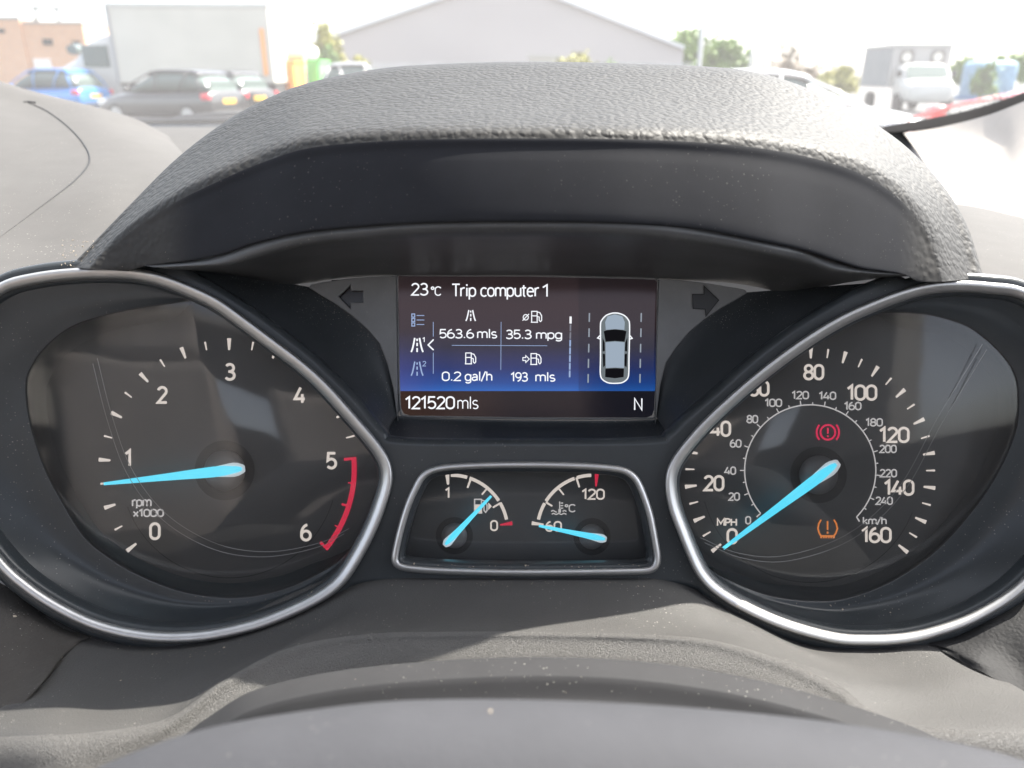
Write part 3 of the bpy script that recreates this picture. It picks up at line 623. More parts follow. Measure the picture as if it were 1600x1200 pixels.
# ---- needles
def needle(g, tip, tail, wmax, whi, r_hub, hubc, wl, tipw=4.0):
    tip, tail = Vector(tip), Vector(tail); ax = (tail - tip); L = ax.length; ax.normalize(); n = Vector((-ax.y, ax.x))
    hc = Vector(hubc)
    # well, hub
    m = 40
    well = [(hc.x + (r_hub * 1.45) * cos(2*pi*i/m) , hc.y + (r_hub * 1.45) * sin(2*pi*i/m)) for i in range(m)]
    mesh('hub_well', [P(x + (800 - x) * 0.0, y, WD + .00002) for x, y in well], [tuple(range(m))[::-1]], M['hubwell'], g)
    rows = []
    for r, w_ in ((r_hub, WD), (r_hub, wl - .0022), (r_hub * .96, wl - .0016), (r_hub * .5, wl - .0012), (0.01, wl - .0012)):
        rows.append([(hc.x + r * cos(2*pi*i/m), hc.y + r * sin(2*pi*i/m), w_) for i in range(m)])
    gridmesh('needle_hub', toP(rows), M['hub'], g, True)
    def outline(k, t0, t1, grow):
        prof = [(0, tipw), (.25, tipw + (wmax - tipw) * .30), (.5, tipw + (wmax - tipw) * .60), (.72, tipw + (wmax - tipw) * .93), (.80, wmax), (.88, wmax * .88), (.97, wmax * .55), (1.0, wmax * .30)]
        ps = []
        for t, wd in prof:
            tt = t0 + (t1 - t0) * t; ps.append((tip + ax * (L * tt), wd / 2 * k + grow))
        return ps
    # white base showing as an edge near the hub
    for nm_, mat, ps, wz, th_ in (('needle_base', M['needle_edge'], outline(1.0, .60, 1.0, 1.2), wl, .0010), ('needle', M['needle'], outline(.84, 0, .975, 0), wl + .0006, .0008)):
        a = [(c + n * h) for c, h in ps]; b = [(c - n * h) for c, h in ps][::-1]
        pts = a + b; k = len(pts); V = [P(p.x, p.y, wz) for p in pts] + [P(p.x, p.y, wz - th_) for p in pts]
        fs = [tuple(range(k))[::-1]] + [(i, (i+1) % k, k + (i+1) % k, k + i) for i in range(k)]
        if nm_ == 'needle':
            base = len(V); V += [P(c.x, c.y, wz + .0007 * min(1, h / 4)) for c, h in ps]; m_ = len(ps)
            fs = [(base + i, base + i + 1, i + 1, i) for i in range(m_ - 1)] + [(base + i + 1, base + i, 2*m_ - 1 - i, 2*m_ - 2 - i) for i in range(m_ - 1)] + fs[1:]
        mesh(nm_, V, fs, mat, g)
needle(TACH, (162,756), (383,732), 20, 0, 33*.98, (351,735), W_DIAL + .0065, 5.5)
needle(SPEED, (1130,857), (1311,722), 20, 0, 30.5, (1279,742), W_DIAL + .0065, 6)

# ---- fuel and temperature panel
PANEL = empty('gauge_panel', (0, 0, 0), parent=cluster)
BEZM = [(6.2,-.006),(6.2,-.0008),(5.6,.0002),(3.5,.0008),(0,.0011),(-3.4,.0008),(-4.6,-.0002),(-5.0,-.003)]
ring('bezel', BM, BEZM, W_PLATE + .0018, M['bezel'], PANEL)
c0 = closedpts(BM, 200)
rows = [[(x, y, w_) for x, y in offs(c0, o)] for o, w_ in ((-4.6, W_PLATE - .001), (-6.5, W_PLATE - .005), (-8.0, -.004), (-10, -.010))]
gridmesh('panel_well', toP(rows), M['housing'], PANEL, True)
f = offs(c0, -8); mesh('dial_face', [P(x, y, W_DIAL + .0005 - .0) for x, y in f], [tuple(range(len(f)))], M['dial'], PANEL)
f = offs(c0, -6.5); mesh('lens', [P(x, y, .003 - (y - 727) / 160 * .004) for x, y in f], [tuple(range(len(f)))], M['lens'], PANEL)
WD = W_DIAL + .0008
def zz(x, y): return (590 + x * .2875, 690 + y * .2875)
fc = zz(403, 487); R1_ = 87.5
def arcm(g, c, r, a0, a1, wd, mat): return strokes('scale_arc', [[pol(c[0], c[1], r, a0 + (a1 - a0) * i / 14) for i in range(15)]], wd, WD, mat, g)
arcm(PANEL, fc, R1_, 91, 74, 5.2, M['white']); arcm(PANEL, fc, R1_, 71.5, 33, 5.2, M['white']); arcm(PANEL, fc, R1_, 30.5, 12, 5.2, M['white'])
tick(PANEL, *fc, 94.5, 73, 90.5, 3.5, 6.5, M['white']); tick(PANEL, *fc, 70, 72, 88, 3, 3.4, M['white']); tick(PANEL, *fc, 50.5, 74, 86, 2.6, 2.8, M['white']); tick(PANEL, *fc, 30, 74, 88, 2.8, 3, M['white'])
tick(PANEL, *fc, 7.5, 76, 95.5, 2.2, 6.5, M['red'])
tc_ = zz(1172, 487)
arcm(PANEL, tc_, 87.5, 168, 150, 5.2, M['white']); arcm(PANEL, tc_, 87.5, 147.5, 109.5, 5.2, M['white']); arcm(PANEL, tc_, 87.5, 107, 92, 5.2, M['white'])
tick(PANEL, *tc_, 172.5, 78, 97, 3, 6, M['white']); tick(PANEL, *tc_, 148.5, 75, 87, 2.8, 3, M['white']); tick(PANEL, *tc_, 129, 73, 86, 2.4, 2.8, M['white']); tick(PANEL, *tc_, 107.5, 72, 88, 2.8, 3.2, M['white'])
tick(PANEL, *tc_, 86.5, 70, 89.5, 2.5, 6.5, M['red'])
text('numeral', '1', 695.5, 704, 779, 17.5, WD, M['white'], PANEL, 2.6); text('numeral', '0', 766, 778, 830, 17.5, WD, M['white'], PANEL, 2.7)
text('numeral', '120', 909, 945, 781, 17.5, WD, M['white'], PANEL, 2.7); text('numeral', '60', 852, 878, 831, 17, WD, M['white'], PANEL, 2.6)
text('caption', '\u00b0C', 882, 900, 800.5, 13, WD, M['white_sm'], PANEL, 1.9)
pump(740, 779, 1.25, M['white_sm'], WD, PANEL, 'fuel_symbol', 1.7)
mesh('fuel_symbol', [P(*q, WD + .00005) for q in ((763, 785), (768.5, 791), (763, 797))], [(2, 1, 0)], M['white'], PANEL)
mesh('fuel_symbol', [P(*q, WD + .00005) for q in ((741.5, 789), (753, 789), (753, 801), (741.5, 801))], [(3, 2, 1, 0)], M['white'], PANEL)
strokes('temperature_symbol', [[(874.5,783.5),(874.5,799)], [(876,786),(880,786)], [(876,790),(880,790)], [(876,794),(880,794)], [(861,799),(864,797.5),(867,799),(870,800.5)], [(879,799),(882,797.5),(885,799)],
        [(862,803.5),(865,802),(869,804),(873,802),(877,804),(881,802),(885,803.5)]], 1.8, WD, M['white_sm'], PANEL)
strokes('temperature_symbol', [[(874.5,795.5),(874.5,801)]], 4.2, WD + .00005, M['white_sm'], PANEL)
needle(PANEL, (767.5,775), (694,853), 11.5, 0, 20, (710,837), W_DIAL + .0055, 4.6)
needle(PANEL, (842,821.5), (948,843), 11.5, 0, 20, (925,838.5), W_DIAL + .0055, 4.6)

# =================================================================== HOOD over the cluster
hood = tag(empty('cluster_hood'), 'black leather grained padded hood arching over the instrument cluster', 'instrument hood')
crest = [(108,418,.008),(150,375,.004),(205,318,-.002),(270,253,-.014),(335,202,-.022),(400,163,-.03),(480,131,-.038),(590,109,-.045),(700,101,-.05),(830,98,-.052),(960,100,-.05),(1080,104,-.046),(1180,114,-.04),(1270,142,-.034),(1350,183,-.027),(1420,233,-.02),(1476,294,-.008),(1512,355,-.002),(1537,434,.006)]
roll = [(140,420,.021),(170,384,.020),(215,343,.019),(275,303,.018),(335,272,.017),(400,243,.014),(480,216,.015),(590,205,.016),(700,201,.017),(830,200,.017),(960,201,.017),(1080,205,.016),(1180,213,.015),(1265,228,.014),(1335,249,.0155),(1390,280,.016),(1430,320,.017),(1458,370,.018),(1474,440,.020)]
lip = [(200,424,.018),(225,416,.018),(260,411,.018),(300,406,.018),(350,396,.018),(400,379,.0185),(480,362,.0195),(590,351.5,.021),(700,347,.022),(830,346,.022),(960,348,.021),(1080,356,.019),(1180,374,.0185),(1255,390,.018),(1305,406,.018),(1345,418,.018),(1380,423,.018),(1410,428,.018),(1435,440,.018)]
def mix(a, b, t, dy=0, dw=0):
    n = len(a) - 1; return [(p[0]*(1-t)+q[0]*t, p[1]*(1-t)+q[1]*t+dy*sin(pi*i/n)**.5, p[2]*(1-t)+q[2]*t+dw*(min(1, abs(p[2]-q[2])/.07) if a is crest else sin(pi*i/n))) for i, (p, q) in enumerate(zip(a, b))]
def out_(c, amt, x0=400, x1=1250):   # bring the middle of the hood towards the driver
    return [(x, y, w_ + amt * max(0, 1 - abs((x - 825) / 640) ** 2.2)) for x, y, w_ in c]
roll = out_(roll, .038); lip = out_(lip, .036); crest = out_(crest, .012)
behind = [(x * .97 + 24, min(y + 40, 440), w_ - .13) for x, y, w_ in crest]; behind2 = [(x * .99 + 8, y + 6, w_ - .035) for x, y, w_ in crest]
upper = [behind, behind2, crest, mix(crest, roll, .30, -2, .004), mix(crest, roll, .62, -2, .004), mix(crest, roll, .86, -1, .0036), roll, mix(roll, lip, .11, 0, .0016), mix(roll, lip, .22, 0, .0012)]
lower = [mix(roll, lip, .22, 0, .0012), mix(roll, lip, .36, 0, .0014), mix(roll, lip, .55, 0, .0014), mix(roll, lip, .75, 0, .0012), mix(roll, lip, .93, 0, .0008), lip, mix(lip, lip, 0, .5, -.0022)]
allrows = upper + lower[1:]
HR = np.array([cr(r, 420) for r in allrows]); HR = np.stack([cr(HR[:, j], 261) for j in range(HR.shape[1])], 1)
HV = toP(HR); ksp = int(round(7.0 / (len(allrows) - 1) * 260))
gridmesh('hood_pad', HV[:ksp + 1], M['leather'], hood)
gridmesh('hood_face', HV[ksp:], M['hood_face'], hood)

# =================================================================== DASHBOARD round it
def persp(rows):   # rows of (px,py,perpendicular distance) -> (px,py,w)
    return [[(x, y, D - p) for x, y, p in r] for r in rows]
dash = tag(empty('dashboard'), 'pale sunlit grey plastic dashboard top spreading left and right of the hood', 'dashboard')
md = persp([
 [(-260,500,.262),(-100,480,.262),(40,468,.262),(130,455,.262),(185,445,.265),(235,440,.268)],
 [(-260,400,.31),(-100,395,.31),(40,392,.31),(140,385,.31),(205,375,.315),(262,368,.32)],
 [(-260,300,.37),(-100,300,.37),(40,300,.37),(155,295,.37),(225,292,.38),(292,290,.39)],
 [(-260,200,.45),(-100,210,.45),(45,222,.45),(155,222,.46),(222,232,.46),(288,246,.47)],
 [(-260,120,.53),(-100,135,.53),(45,168,.53),(148,180,.53),(215,200,.54),(272,225,.54)],
 [(-260,70,.58),(-100,98,.58),(40,140,.57),(150,167,.58),(212,186,.58),(262,212,.58)],
 [(-260,82,.66),(-100,110,.66),(40,152,.65),(150,180,.64),(212,200,.63),(262,222,.63)],
 [(-260,160,.75),(-100,180,.75),(40,215,.74),(150,230,.70),(212,240,.68),(262,250,.68)]])
mound = loft('dash_mound', md, M['dash'], dash, n=180, m=120)
loft('dash_shelf', persp([[(x, y, p) for x in (140, 500, 900, 1290)] for y, p in ((420,.30),(260,.55),(222,.66),(205,.74),(198,.80))]), M['dash'], dash, n=20, m=20)
loft('dash_vent_strip', persp([[(x, y, p) for x in (120, 500, 900, 1380)] for y, p in ((199,.80),(197,.81),(194.6,.84),(194.6,.85))]), M['groove'], dash, n=20, m=8)
loft('dash_corner', persp([[(1425,470,.262),(1500,470,.262),(1600,480,.262),(1800,500,.262)],[(1440,390,.32),(1530,392,.32),(1620,400,.32),(1800,420,.32)],[(1455,322,.43),(1520,327,.43),(1600,346,.43),(1800,400,.42)],[(1440,318,.60),(1520,326,.60),(1600,340,.60),(1800,380,.60)]]), M['dash'], dash, n=60, m=40)
bpy.context.view_layer.update()
DG = bpy.context.evaluated_depsgraph_get()
def hit(px, py, only=None):
    d = (FW + RT * ((px - 800) / F) + UP * ((600 - py) / F)).normalized()
    if only is not None:
        ok, loc, nrm, _ = only.ray_cast(Vector((0, 0, 0)), d); return (loc, nrm, only) if ok else None
    ok, loc, nrm, idx, ob, _ = scene.ray_cast(bpy.context.evaluated_depsgraph_get(), Vector((0, 0, 0)), d)
    return (loc, nrm, ob) if ok else None
# seam of the storage lid in the mound
sm = []
for x, y in arclen([(44,160.5),(75,175),(108,200),(131,226),(140,247),(134,264),(112,287),(75,315),(35,345),(-10,378)], 60):
    h = hit(x, y, mound)
    if h: sm.append(h[0] + h[1] * (0.0001))
bobj('lid_seam', M['groove'], dash, lambda bm: tube(bm, sm, [0.0004 * max(.15, min(1, (len(sm) - i) / 30)) for i in range(len(sm))], 8))
hh = [hit(x, y, mound) for x, y in ((38,160),(44,159.5),(56,161))]
bobj('lid_notch', M['groove'], dash, lambda bm: tube(bm, [h[0] for h in hh if h], 0.0008, 8))
# =================================================================== STEERING COLUMN
cowl = tag(empty('column_cowl'), 'dusty dark plastic cowl with raised arched crest directly below the instrument dials', 'column cowl')
cb = [(60,930,.002),(140,960,.002),(250,985,.002),(350,975,.002),(450,930,.002),(560,890,.002),(700,885,.002),(820,885,.002),(950,885,.002),(1060,890,.002),(1160,935,.002),(1260,985,.002),(1360,990,.002),(1440,975,.002),(1540,930,.002)]
c1 = [(85,1018,.019),(150,1012,.014),(255,1010,.012),(360,995,.012),(460,960,.012),(575,912,.013),(700,908,.014),(820,908,.014),(950,908,.014),(1050,912,.013),(1150,958,.012),(1250,1006,.012),(1350,1013,.012),(1430,1008,.012),(1490,1014,.014)]
c2 = [(35,1085,.037),(110,1075,.036),(230,1070,.035),(345,1035,.031),(450,1000,.027),(565,955,.026),(700,948,.026),(835,948,.026),(975,950,.026),(1080,960,.026),(1180,992,.027),(1290,1035,.031),(1390,1060,.035),(1500,1065,.036),(1600,1080,.037)]
c3 = [(-70,1150,.056),(60,1146,.066),(150,1141,.066),(262,1120,.062),(350,1062,.054),(450,1012,.045),(570,990,.041),(700,986,.040),(850,986,.040),(1000,990,.041),(1110,999,.0425),(1215,1028,.047),(1310,1069,.054),(1415,1128,.064),(1700,1150,.066)]
c5 = [(-70,1225,.0585),(62,1215,.069),(156,1205,.069),(262,1158,.064),(362,1080,.0555),(462,1031,.0465),(576,1008,.0425),(700,1004,.0415),(850,1004,.0415),(1000,1008,.0425),(1102,1018,.044),(1200,1048,.0485),(1290,1088,.0555),(1400,1155,.0655),(1700,1225,.067)]
c5 = [(x, y, w_ + .0009 + (.0014 * min(1, (x - 1000) / 150) if x > 1000 else 0) + .004 * max(0, (abs(x - 850) - 450) / 400)) for x, y, w_ in c5]
c6 = [(x + (850 - x) * .02, y + 45 if 200 < x < 1500 else y + 60, w_ + .0043) for x, y, w_ in c5]
c7 = [(x, y + 90, w_ + .002) for x, y, w_ in c6]
CR_ = np.array([cr(r, 300) for r in (cb, c1, c2, c3, c5, c6, c7)]); CR_ = np.stack([cr(CR_[:, j], 141) for j in range(300)], 1)
CV = toP(CR_); ks = 71
cowl_top = gridmesh('cowl_top', CV[:ks + 1], M['cowl'], cowl)
gridmesh('cowl_front_edge', CV[ks:], M['cowl_rough'], cowl)

bpy.context.view_layer.update()
def snap(rows, k, obj, lift=.0006):
    out = []
    for r in rows:
        r = list(r); x, y, w_ = r[k]; h = hit(x, y, obj)
        if h: r[k] = (x, y, D - h[0].dot(FW) + lift)
        out.append(r)
    return out
lk = loft('knee_panel', snap([
 [(-250,760,.004),(-60,880,.004),(30,925,.004),(80,955,.004),(120,975,.004),(150,984,.004)],
 [(-250,900,.018),(-60,960,.018),(15,975,.018),(66,990,.017),(108,997,.0145),(146,994,.012)],
 [(-250,1050,.04),(-120,1060,.04),(-30,1055,.034),(35,1040,.029),(85,1020,.022),(124,1004,.0175)],
 [(-250,1190,.07),(-150,1180,.064),(-60,1155,.053),(5,1115,.045),(66,1064,.035),(98,1028,.026)],
 [(-250,1250,.076),(-150,1230,.070),(-60,1175,.058),(2,1130,.0485),(54,1082,.0385),(98,1032,.026)]], -1, cowl_top), M['leather_low'], dash, n=90, m=70)
loft('knee_panel', snap([
 [(1420,985,.004),(1470,980,.004),(1530,950,.004),(1600,905,.004),(1750,800,.004)],
 [(1450,1005,.012),(1500,1000,.014),(1560,980,.016),(1640,960,.018),(1800,930,.02)],
 [(1470,1012,.0205),(1525,1030,.0245),(1590,1045,.027),(1660,1060,.034),(1850,1090,.045)],
 [(1470,1016,.0205),(1528,1046,.027),(1586,1080,.0345),(1660,1130,.044),(1850,1240,.07)]], 0, cowl_top), M['knee_shaded'], dash, n=60, m=60)


shr = tag(empty('steering_column_shroud'), 'smooth dark arched shroud rising between the dusty cowl and the steering wheel', 'column shroud')
s0 = [(180,1230),(270,1162),(330,1118),(400,1078),(520,1050),(680,1033),(850,1027),(1000,1034),(1150,1056),(1300,1094),(1440,1142),(1520,1190)]
def sh(dy, w_, k=1.0): return [(850 + (x - 850) * k, y + dy, w_) for x, y in s0]
loft('shroud_shell', [sh(60, .045), sh(12, .066), sh(0, .0755), sh(4, .079), sh(24, .0835), sh(34, .0848), sh(62, .0862), sh(110, .089), sh(220, .085)], M['shroud2'], shr, n=160, m=80)

wheel = tag(empty('steering_wheel_assembly'), 'steering wheel with grey padded upper rim, closest to the viewer at the very bottom', 'steering wheel')
wr = cr([(-700,2100,.10),(-330,1640,.125),(-110,1455,.137),(95,1400,.141),(220,1342,.142),(340,1300,.142),(475,1276,.142),(620,1260,.142),(800,1258,.142),(1000,1263,.142),(1200,1276,.142),(1400,1300,.142),(1600,1340,.14),(1830,1430,.132),(2100,1640,.118),(2500,2100,.09)], 110)
wr = np.array([(x, y + 13 + (x - 800) * (.014 if x > 800 else 0), w_) for x, y, w_ in wr])
bobj('wheel_rim', M['rim'], wheel, lambda bm: tube(bm, [P(*q) for q in wr], 0.0175, 40), True)
# spoke hub well below the frame, so the rim belongs to a wheel
bobj('wheel_hub', M['rim'], wheel, lambda bm: (cyl(bm, P(800, 2600, .08), UP * -.3 + FW * -1, .07, .04, 40), tube(bm, [P(800, 2600, .08), P(-200, 2200, .095)], .016, 12), tube(bm, [P(800, 2600, .08), P(2000, 2200, .09)], .016, 12)), True)

# =================================================================== PILLAR, WINDSCREEN, CABIN
M['trim'] = plastic('pale_woven_trim', (0.46, 0.42, 0.38), 0.85, 0.3, 1500, 0.0002, 0, var=0.04)
pil = tag(empty('windscreen_pillar'), 'cream trimmed windscreen pillar right of the hood with curved black rubber seal', 'pillar')
loft('pillar_trim', persp([
 [(1412,208,.80),(1440,204,.775),(1475,197.5,.745),(1540,181,.69),(1600,158.5,.645),(1760,95,.55)],
 [(1432,235,.735),(1462,235,.71),(1505,232,.68),(1560,226,.64),(1612,215,.60),(1765,180,.52)],
 [(1458,275,.655),(1486,278,.635),(1526,280,.61),(1572,281,.58),(1622,282,.55),(1770,285,.485)],
 [(1490,322,.575),(1512,326,.56),(1544,332,.54),(1580,338,.52),(1630,349,.495),(1775,395,.45)],
 [(1492,328,.575),(1514,332,.56),(1546,338,.54),(1582,344,.52),(1632,355,.495),(1777,402,.45)]]), M['trim'], pil, n=60, m=60)
loft('pillar_gusset', persp([
 [(1375,203,.90),(1390,203,.88),(1405,204,.86),(1418,207,.84)],
 [(1380,240,.88),(1405,240,.84),(1425,240,.80),(1440,243,.78)],
 [(1400,290,.80),(1430,290,.74),(1455,290,.68),(1468,292,.66)],
 [(1420,360,.60),(1450,350,.60),(1475,340,.60),(1492,332,.59)]]), simple('gusset_plastic', (.03, .028, .03), .5), pil, n=30, m=40)
st_ = [(x_, y_, p_ - .08) for x_, y_, p_ in [(1330,208,1.0),(1362,201,.97),(1400,194,.95),(1460,184,.93),(1530,168,.91),(1600,144,.87),(1700,100,.80)]]
sb_ = [(x_, y_, p_ - .08) for x_, y_, p_ in [(1330,214,.98),(1362,210,.95),(1405,207,.92),(1470,199,.90),(1540,184,.88),(1600,162,.84),(1700,118,.77)]]
loft('rubber_seal', persp([[(x, y, p + .01) for x, y, p in st_], [(x, y + 1, p - .006) for x, y, p in st_], [(x, y - 1, p - .012) for x, y, p in sb_], [(x, y + 1, p) for x, y, p in sb_]]), M['tread_dark'], pil, n=80, m=16)
fm = MT('dotted_glass_print'); fc_ = fm.co(); fv = fm.n('ShaderNodeTexVoronoi', i_Scale=330.0); fv.inputs['Randomness'].default_value = 0.0
fm.l(fc_, fv.inputs['Vector']); fl = fm.n('ShaderNodeMath', operation='LESS_THAN'); fl.inputs[1].default_value = .33; fm.l(fv.outputs['Distance'], fl.inputs[0])
ftr = fm.n('ShaderNodeBsdfTransparent'); fmx = fm.n('ShaderNodeMixShader'); fm.l(fl.outputs[0], fmx.inputs[0]); fm.l(ftr.outputs[0], fmx.inputs[1]); fm.l(fm.b.outputs[0], fmx.inputs[2]); fm.l(fmx.outputs[0], fm.o.inputs[0])
fm.b.inputs['Base Color'].default_value = (.05, .05, .05, 1)
# windscreen: a sheet leaning back over the dashboard, its dust film put in as veiling glare
wm = MT('dusty_glare_veil_glass'); wm.t.nodes.remove(wm.b)
wtr = wm.n('ShaderNodeBsdfTransparent'); wtr.inputs[0].default_value = (.93, .95, .94, 1); wdf = wm.n('ShaderNodeBsdfTranslucent'); wdf.inputs[0].default_value = (.9, .9, .9, 1)
wnz = wm.n('ShaderNodeTexNoise', i_Scale=9.0, i_Detail=5.0); wm.l(wm.co(), wnz.inputs['Vector'])
wrg = wm.n('ShaderNodeMapRange'); wrg.inputs[3].default_value = 0.045; wrg.inputs[4].default_value = 0.07; wm.l(wnz.outputs[0], wrg.inputs[0])
wmx = wm.n('ShaderNodeMixShader'); wm.l(wrg.outputs[0], wmx.inputs[0]); wm.l(wtr.outputs[0], wmx.inputs[1]); wm.l(wdf.outputs[0], wmx.inputs[2]); wm.l(wmx.outputs[0], wm.o.inputs[0])
wsc = tag(empty('windscreen'), 'large raked windscreen with dusty glare veil between dashboard and roof with a view of the yard', 'windscreen')
gw = 24; V = []
for i in range(gw + 1):
    t = i / gw
    for j in range(gw + 1):
        s_ = j / gw; x = -1.02 + 1.72 * s_
        cxr = -0.18; bow = ((x - cxr) / .88) ** 2 * .10
        y = 1.03 - bow - .93 * t * (1 - .0); z = -.075 + .50 * t - 0.03 * (1 - t) * 0
        V.append((x, y, z + .05 * sin(pi * t) * .3))
V = np.array(V).reshape(gw + 1, gw + 1, 3)
gridmesh('glass_pane', V, wm.m, wsc)
loft('dotted_band', persp([[(x, y + 1, p + .012) for x, y, p in st_], [(x, y - 3, p + .014) for x, y, p in st_[:3]] + [(x, y - 6 - 5 * i, p + .014) for i, (x, y, p) in enumerate(st_[3:])]]), fm.m, wsc, n=60, m=4)
# wiper and scuttle seen just above the dash
sc_ = tag(empty('windscreen_wiper'), 'dark wiper blade parked along the bottom of the windscreen left of the hood', 'wiper')
wpm = simple('wiper_rubber', (.018, .018, .02), .5)
bobj('wiper_blade', wpm, sc_, lambda bm: tube(bm, [G(150, 190, 1.10), G(250, 189.5, 1.10), G(352, 187.5, 1.10), G(460, 186, 1.10)], .0045, 8))
bobj('wiper_arm', wpm, sc_, lambda bm: tube(bm, [G(272, 188, 1.12), G(285, 184, 1.12), G(340, 180, 1.13), G(420, 178, 1.14)], .004, 8))
car_paint = simple('own_bonnet_paint', (.10, .10, .105), .3, .3, coat=.6)
bon = tag(empty('car_bonnet'), 'grey bonnet of the car seen low through the glass beyond the wiper', 'car bonnet')
bv = []
for i, (y, z) in enumerate(((1.06,-.14),(1.12,-.088),(1.2,-.078),(1.45,-.085),(1.75,-.13),(1.95,-.22),(2.02,-.4),(2.03,-.75))):
    bv.append([(-.18 + x * (1 - .02 * i), y - .12 * abs(x / .85) ** 3, z - .05 * abs(x / .85) ** 4) for x in np.linspace(-.85, .85, 26)])
bvc = np.array(bv); bvc = np.stack([cr(bvc[:, j], 40) for j in range(26)], 1)
gridmesh('bonnet_panel', bvc, car_paint, bon)

# cabin behind and above the phone
cab = tag(empty('car_cabin'), 'cabin shell of the car with headlining, doors and dark driver seat around the viewer', 'car cabin')
lin = simple('headlining', (.38, .37, .35), .9); dk = simple('door_trim', (.16, .155, .15), .6); seatm = plastic('seat_leather', (.33, .30, .28), .8, .9, 120, .003, 0, kind='leather', var=.15)
for q in ((-1.0, .62, -.25, .10), (-1.0, .62, -1.9, -.95), (-1.0, -.74, -.948, -.252), (.36, .62, -.948, -.252)): bx('headlining', lin, cab, *q, .432, .46)  # roof opening added so sun brightens the seats mirrored in the lenses
bobj('rear_bench', seatm, cab, lambda bm: (box(bm, -.93, .56, -1.62, -1.45, -.55, .12, .04), box(bm, -.93, .56, -1.5, -1.0, -.6, -.45, .04)))
bx('door_panel', dk, cab, .66, .70, -1.9, .55, -.75, -.10); bx('door_panel', dk, cab, -1.04, -1.0, -1.9, .55, -.75, -.10)
bx('pillar', lin, cab, .60, .68, -.75, -.62, -.10, .46); bx('pillar', lin, cab, -1.02, -.96, -.75, -.62, -.10, .46)
bx('added_side_panel', lin, cab, .62, .66, -1.9, -.76, -.10, .43); bx('added_side_panel', lin, cab, -1.0, -.96, -1.9, -.76, -.10, .43)  # unseen pale panels added over the rear side windows to grey the lens reflections
bx('bulkhead', dk, cab, -1.0, .66, 1.04, 1.05, -.75, -.10); bx('floor_pan', dk, cab, -1.04, .70, -1.9, 1.05, -.80, -.75)
bx('rear_panel', dk, cab, -1.0, .66, -1.92, -1.9, -.75, .10)
bobj('seat', seatm, cab, lambda bm: (box(bm, -.26, .26, -.85, -.70, -.55, .18, .03), box(bm, -.26, .26, -.80, -.28, -.62, -.46, .03), box(bm, -.13, .13, -.82, -.72, .2, .36, .03)))
bobj('seat', seatm, cab, lambda bm: (box(bm, -.92, -.42, -.85, -.70, -.55, .18, .03), box(bm, -.92, -.42, -.80, -.28, -.62, -.46, .03), box(bm, -.8, -.54, -.82, -.72, .2, .36, .03)))

# =================================================================== OUTSIDE: car park behind the glass
GZ = -1.35
asph = MT('asphalt'); c = asph.co(); n1 = asph.n('ShaderNodeTexNoise', i_Scale=3.0, i_Detail=8.0); asph.l(c, n1.inputs['Vector'])
rp = asph.n('ShaderNodeValToRGB'); rp.color_ramp.elements[0].color = (.04, .04, .042, 1); rp.color_ramp.elements[1].color = (.085, .083, .08, 1); rp.color_ramp.elements[0].position = .3; rp.color_ramp.elements[1].position = .7
asph.l(n1.outputs[0], rp.inputs[0]); asph.l(rp.outputs[0], asph.b.inputs['Base Color']); asph.b.inputs['Roughness'].default_value = .85
g_ = mesh('ground', [(-600, -100, GZ), (600, -100, GZ), (600, 900, GZ), (-600, 900, GZ)], [(0, 1, 2, 3)], asph.m); tag(g_, kind='structure')
wl_ = simple('bay_line_paint', (.7, .7, .68), .7, var=.1, vs=8)
bm = bmesh.new()
for i in range(-9, 10): 
    for y0 in (11.5, 20.5): box(bm, i*2.6 - .05, i*2.6 + .05, y0, y0 + 4.8, GZ + .003, GZ + .006)
me = bpy.data.meshes.new('bay_markings'); bm.to_mesh(me); bm.free(); tag(link('bay_markings', me, wl_), kind='structure')

def tri(v): return v
M['glass'] = simple('car_window_glass', (.10, .13, .12), .2, 0, spec=.3)
M['tyre'] = simple('tyre_rubber', (.015, .015, .015), .8); M['alloy'] = simple('alloy_wheel', (.4, .4, .4), .35, .8)
M['tail'] = simple('tail_lamp_red', (.6, .02, .04), .25); M['plate'] = simple('yellow_number_plate', (.75, .42, .03), .5); M['head'] = simple('headlamp_clear', (.7, .7, .7), .15)
M['sill'] = simple('black_sill_plastic', (.02, .02, .02), .6)
def section_body(name, secs, mat, par, nseg=20, e=4.0):
    """secs: (x, halfwidth, zlow, zhigh) lofted as superellipses"""
    s = cr(secs, len(secs) * 4); V = []
    for x, hw, z0, z1 in s:
        ring_ = []
        for k in range(nseg):
            a = 2 * pi * (k + .5) / nseg; ca, sa_ = cos(a), sin(a)
            ring_.append((x, hw * math.copysign(abs(ca) ** (2 / e), ca), (z0 + z1) / 2 + (z1 - z0) / 2 * math.copysign(abs(sa_) ** (2 / e), sa_)))
        V.append(ring_)
    V = np.array(V); n = len(V); fs = []
    for i in range(n - 1):
        for k in range(nseg): k2 = (k + 1) % nseg; fs.append((i*nseg+k, (i+1)*nseg+k, (i+1)*nseg+k2, i*nseg+k2))
    fs.append(tuple(range(nseg))); fs.append(tuple((n-1)*nseg + k for k in range(nseg))[::-1])
    return mesh(name, V.reshape(-1, 3), fs, mat, par, True)
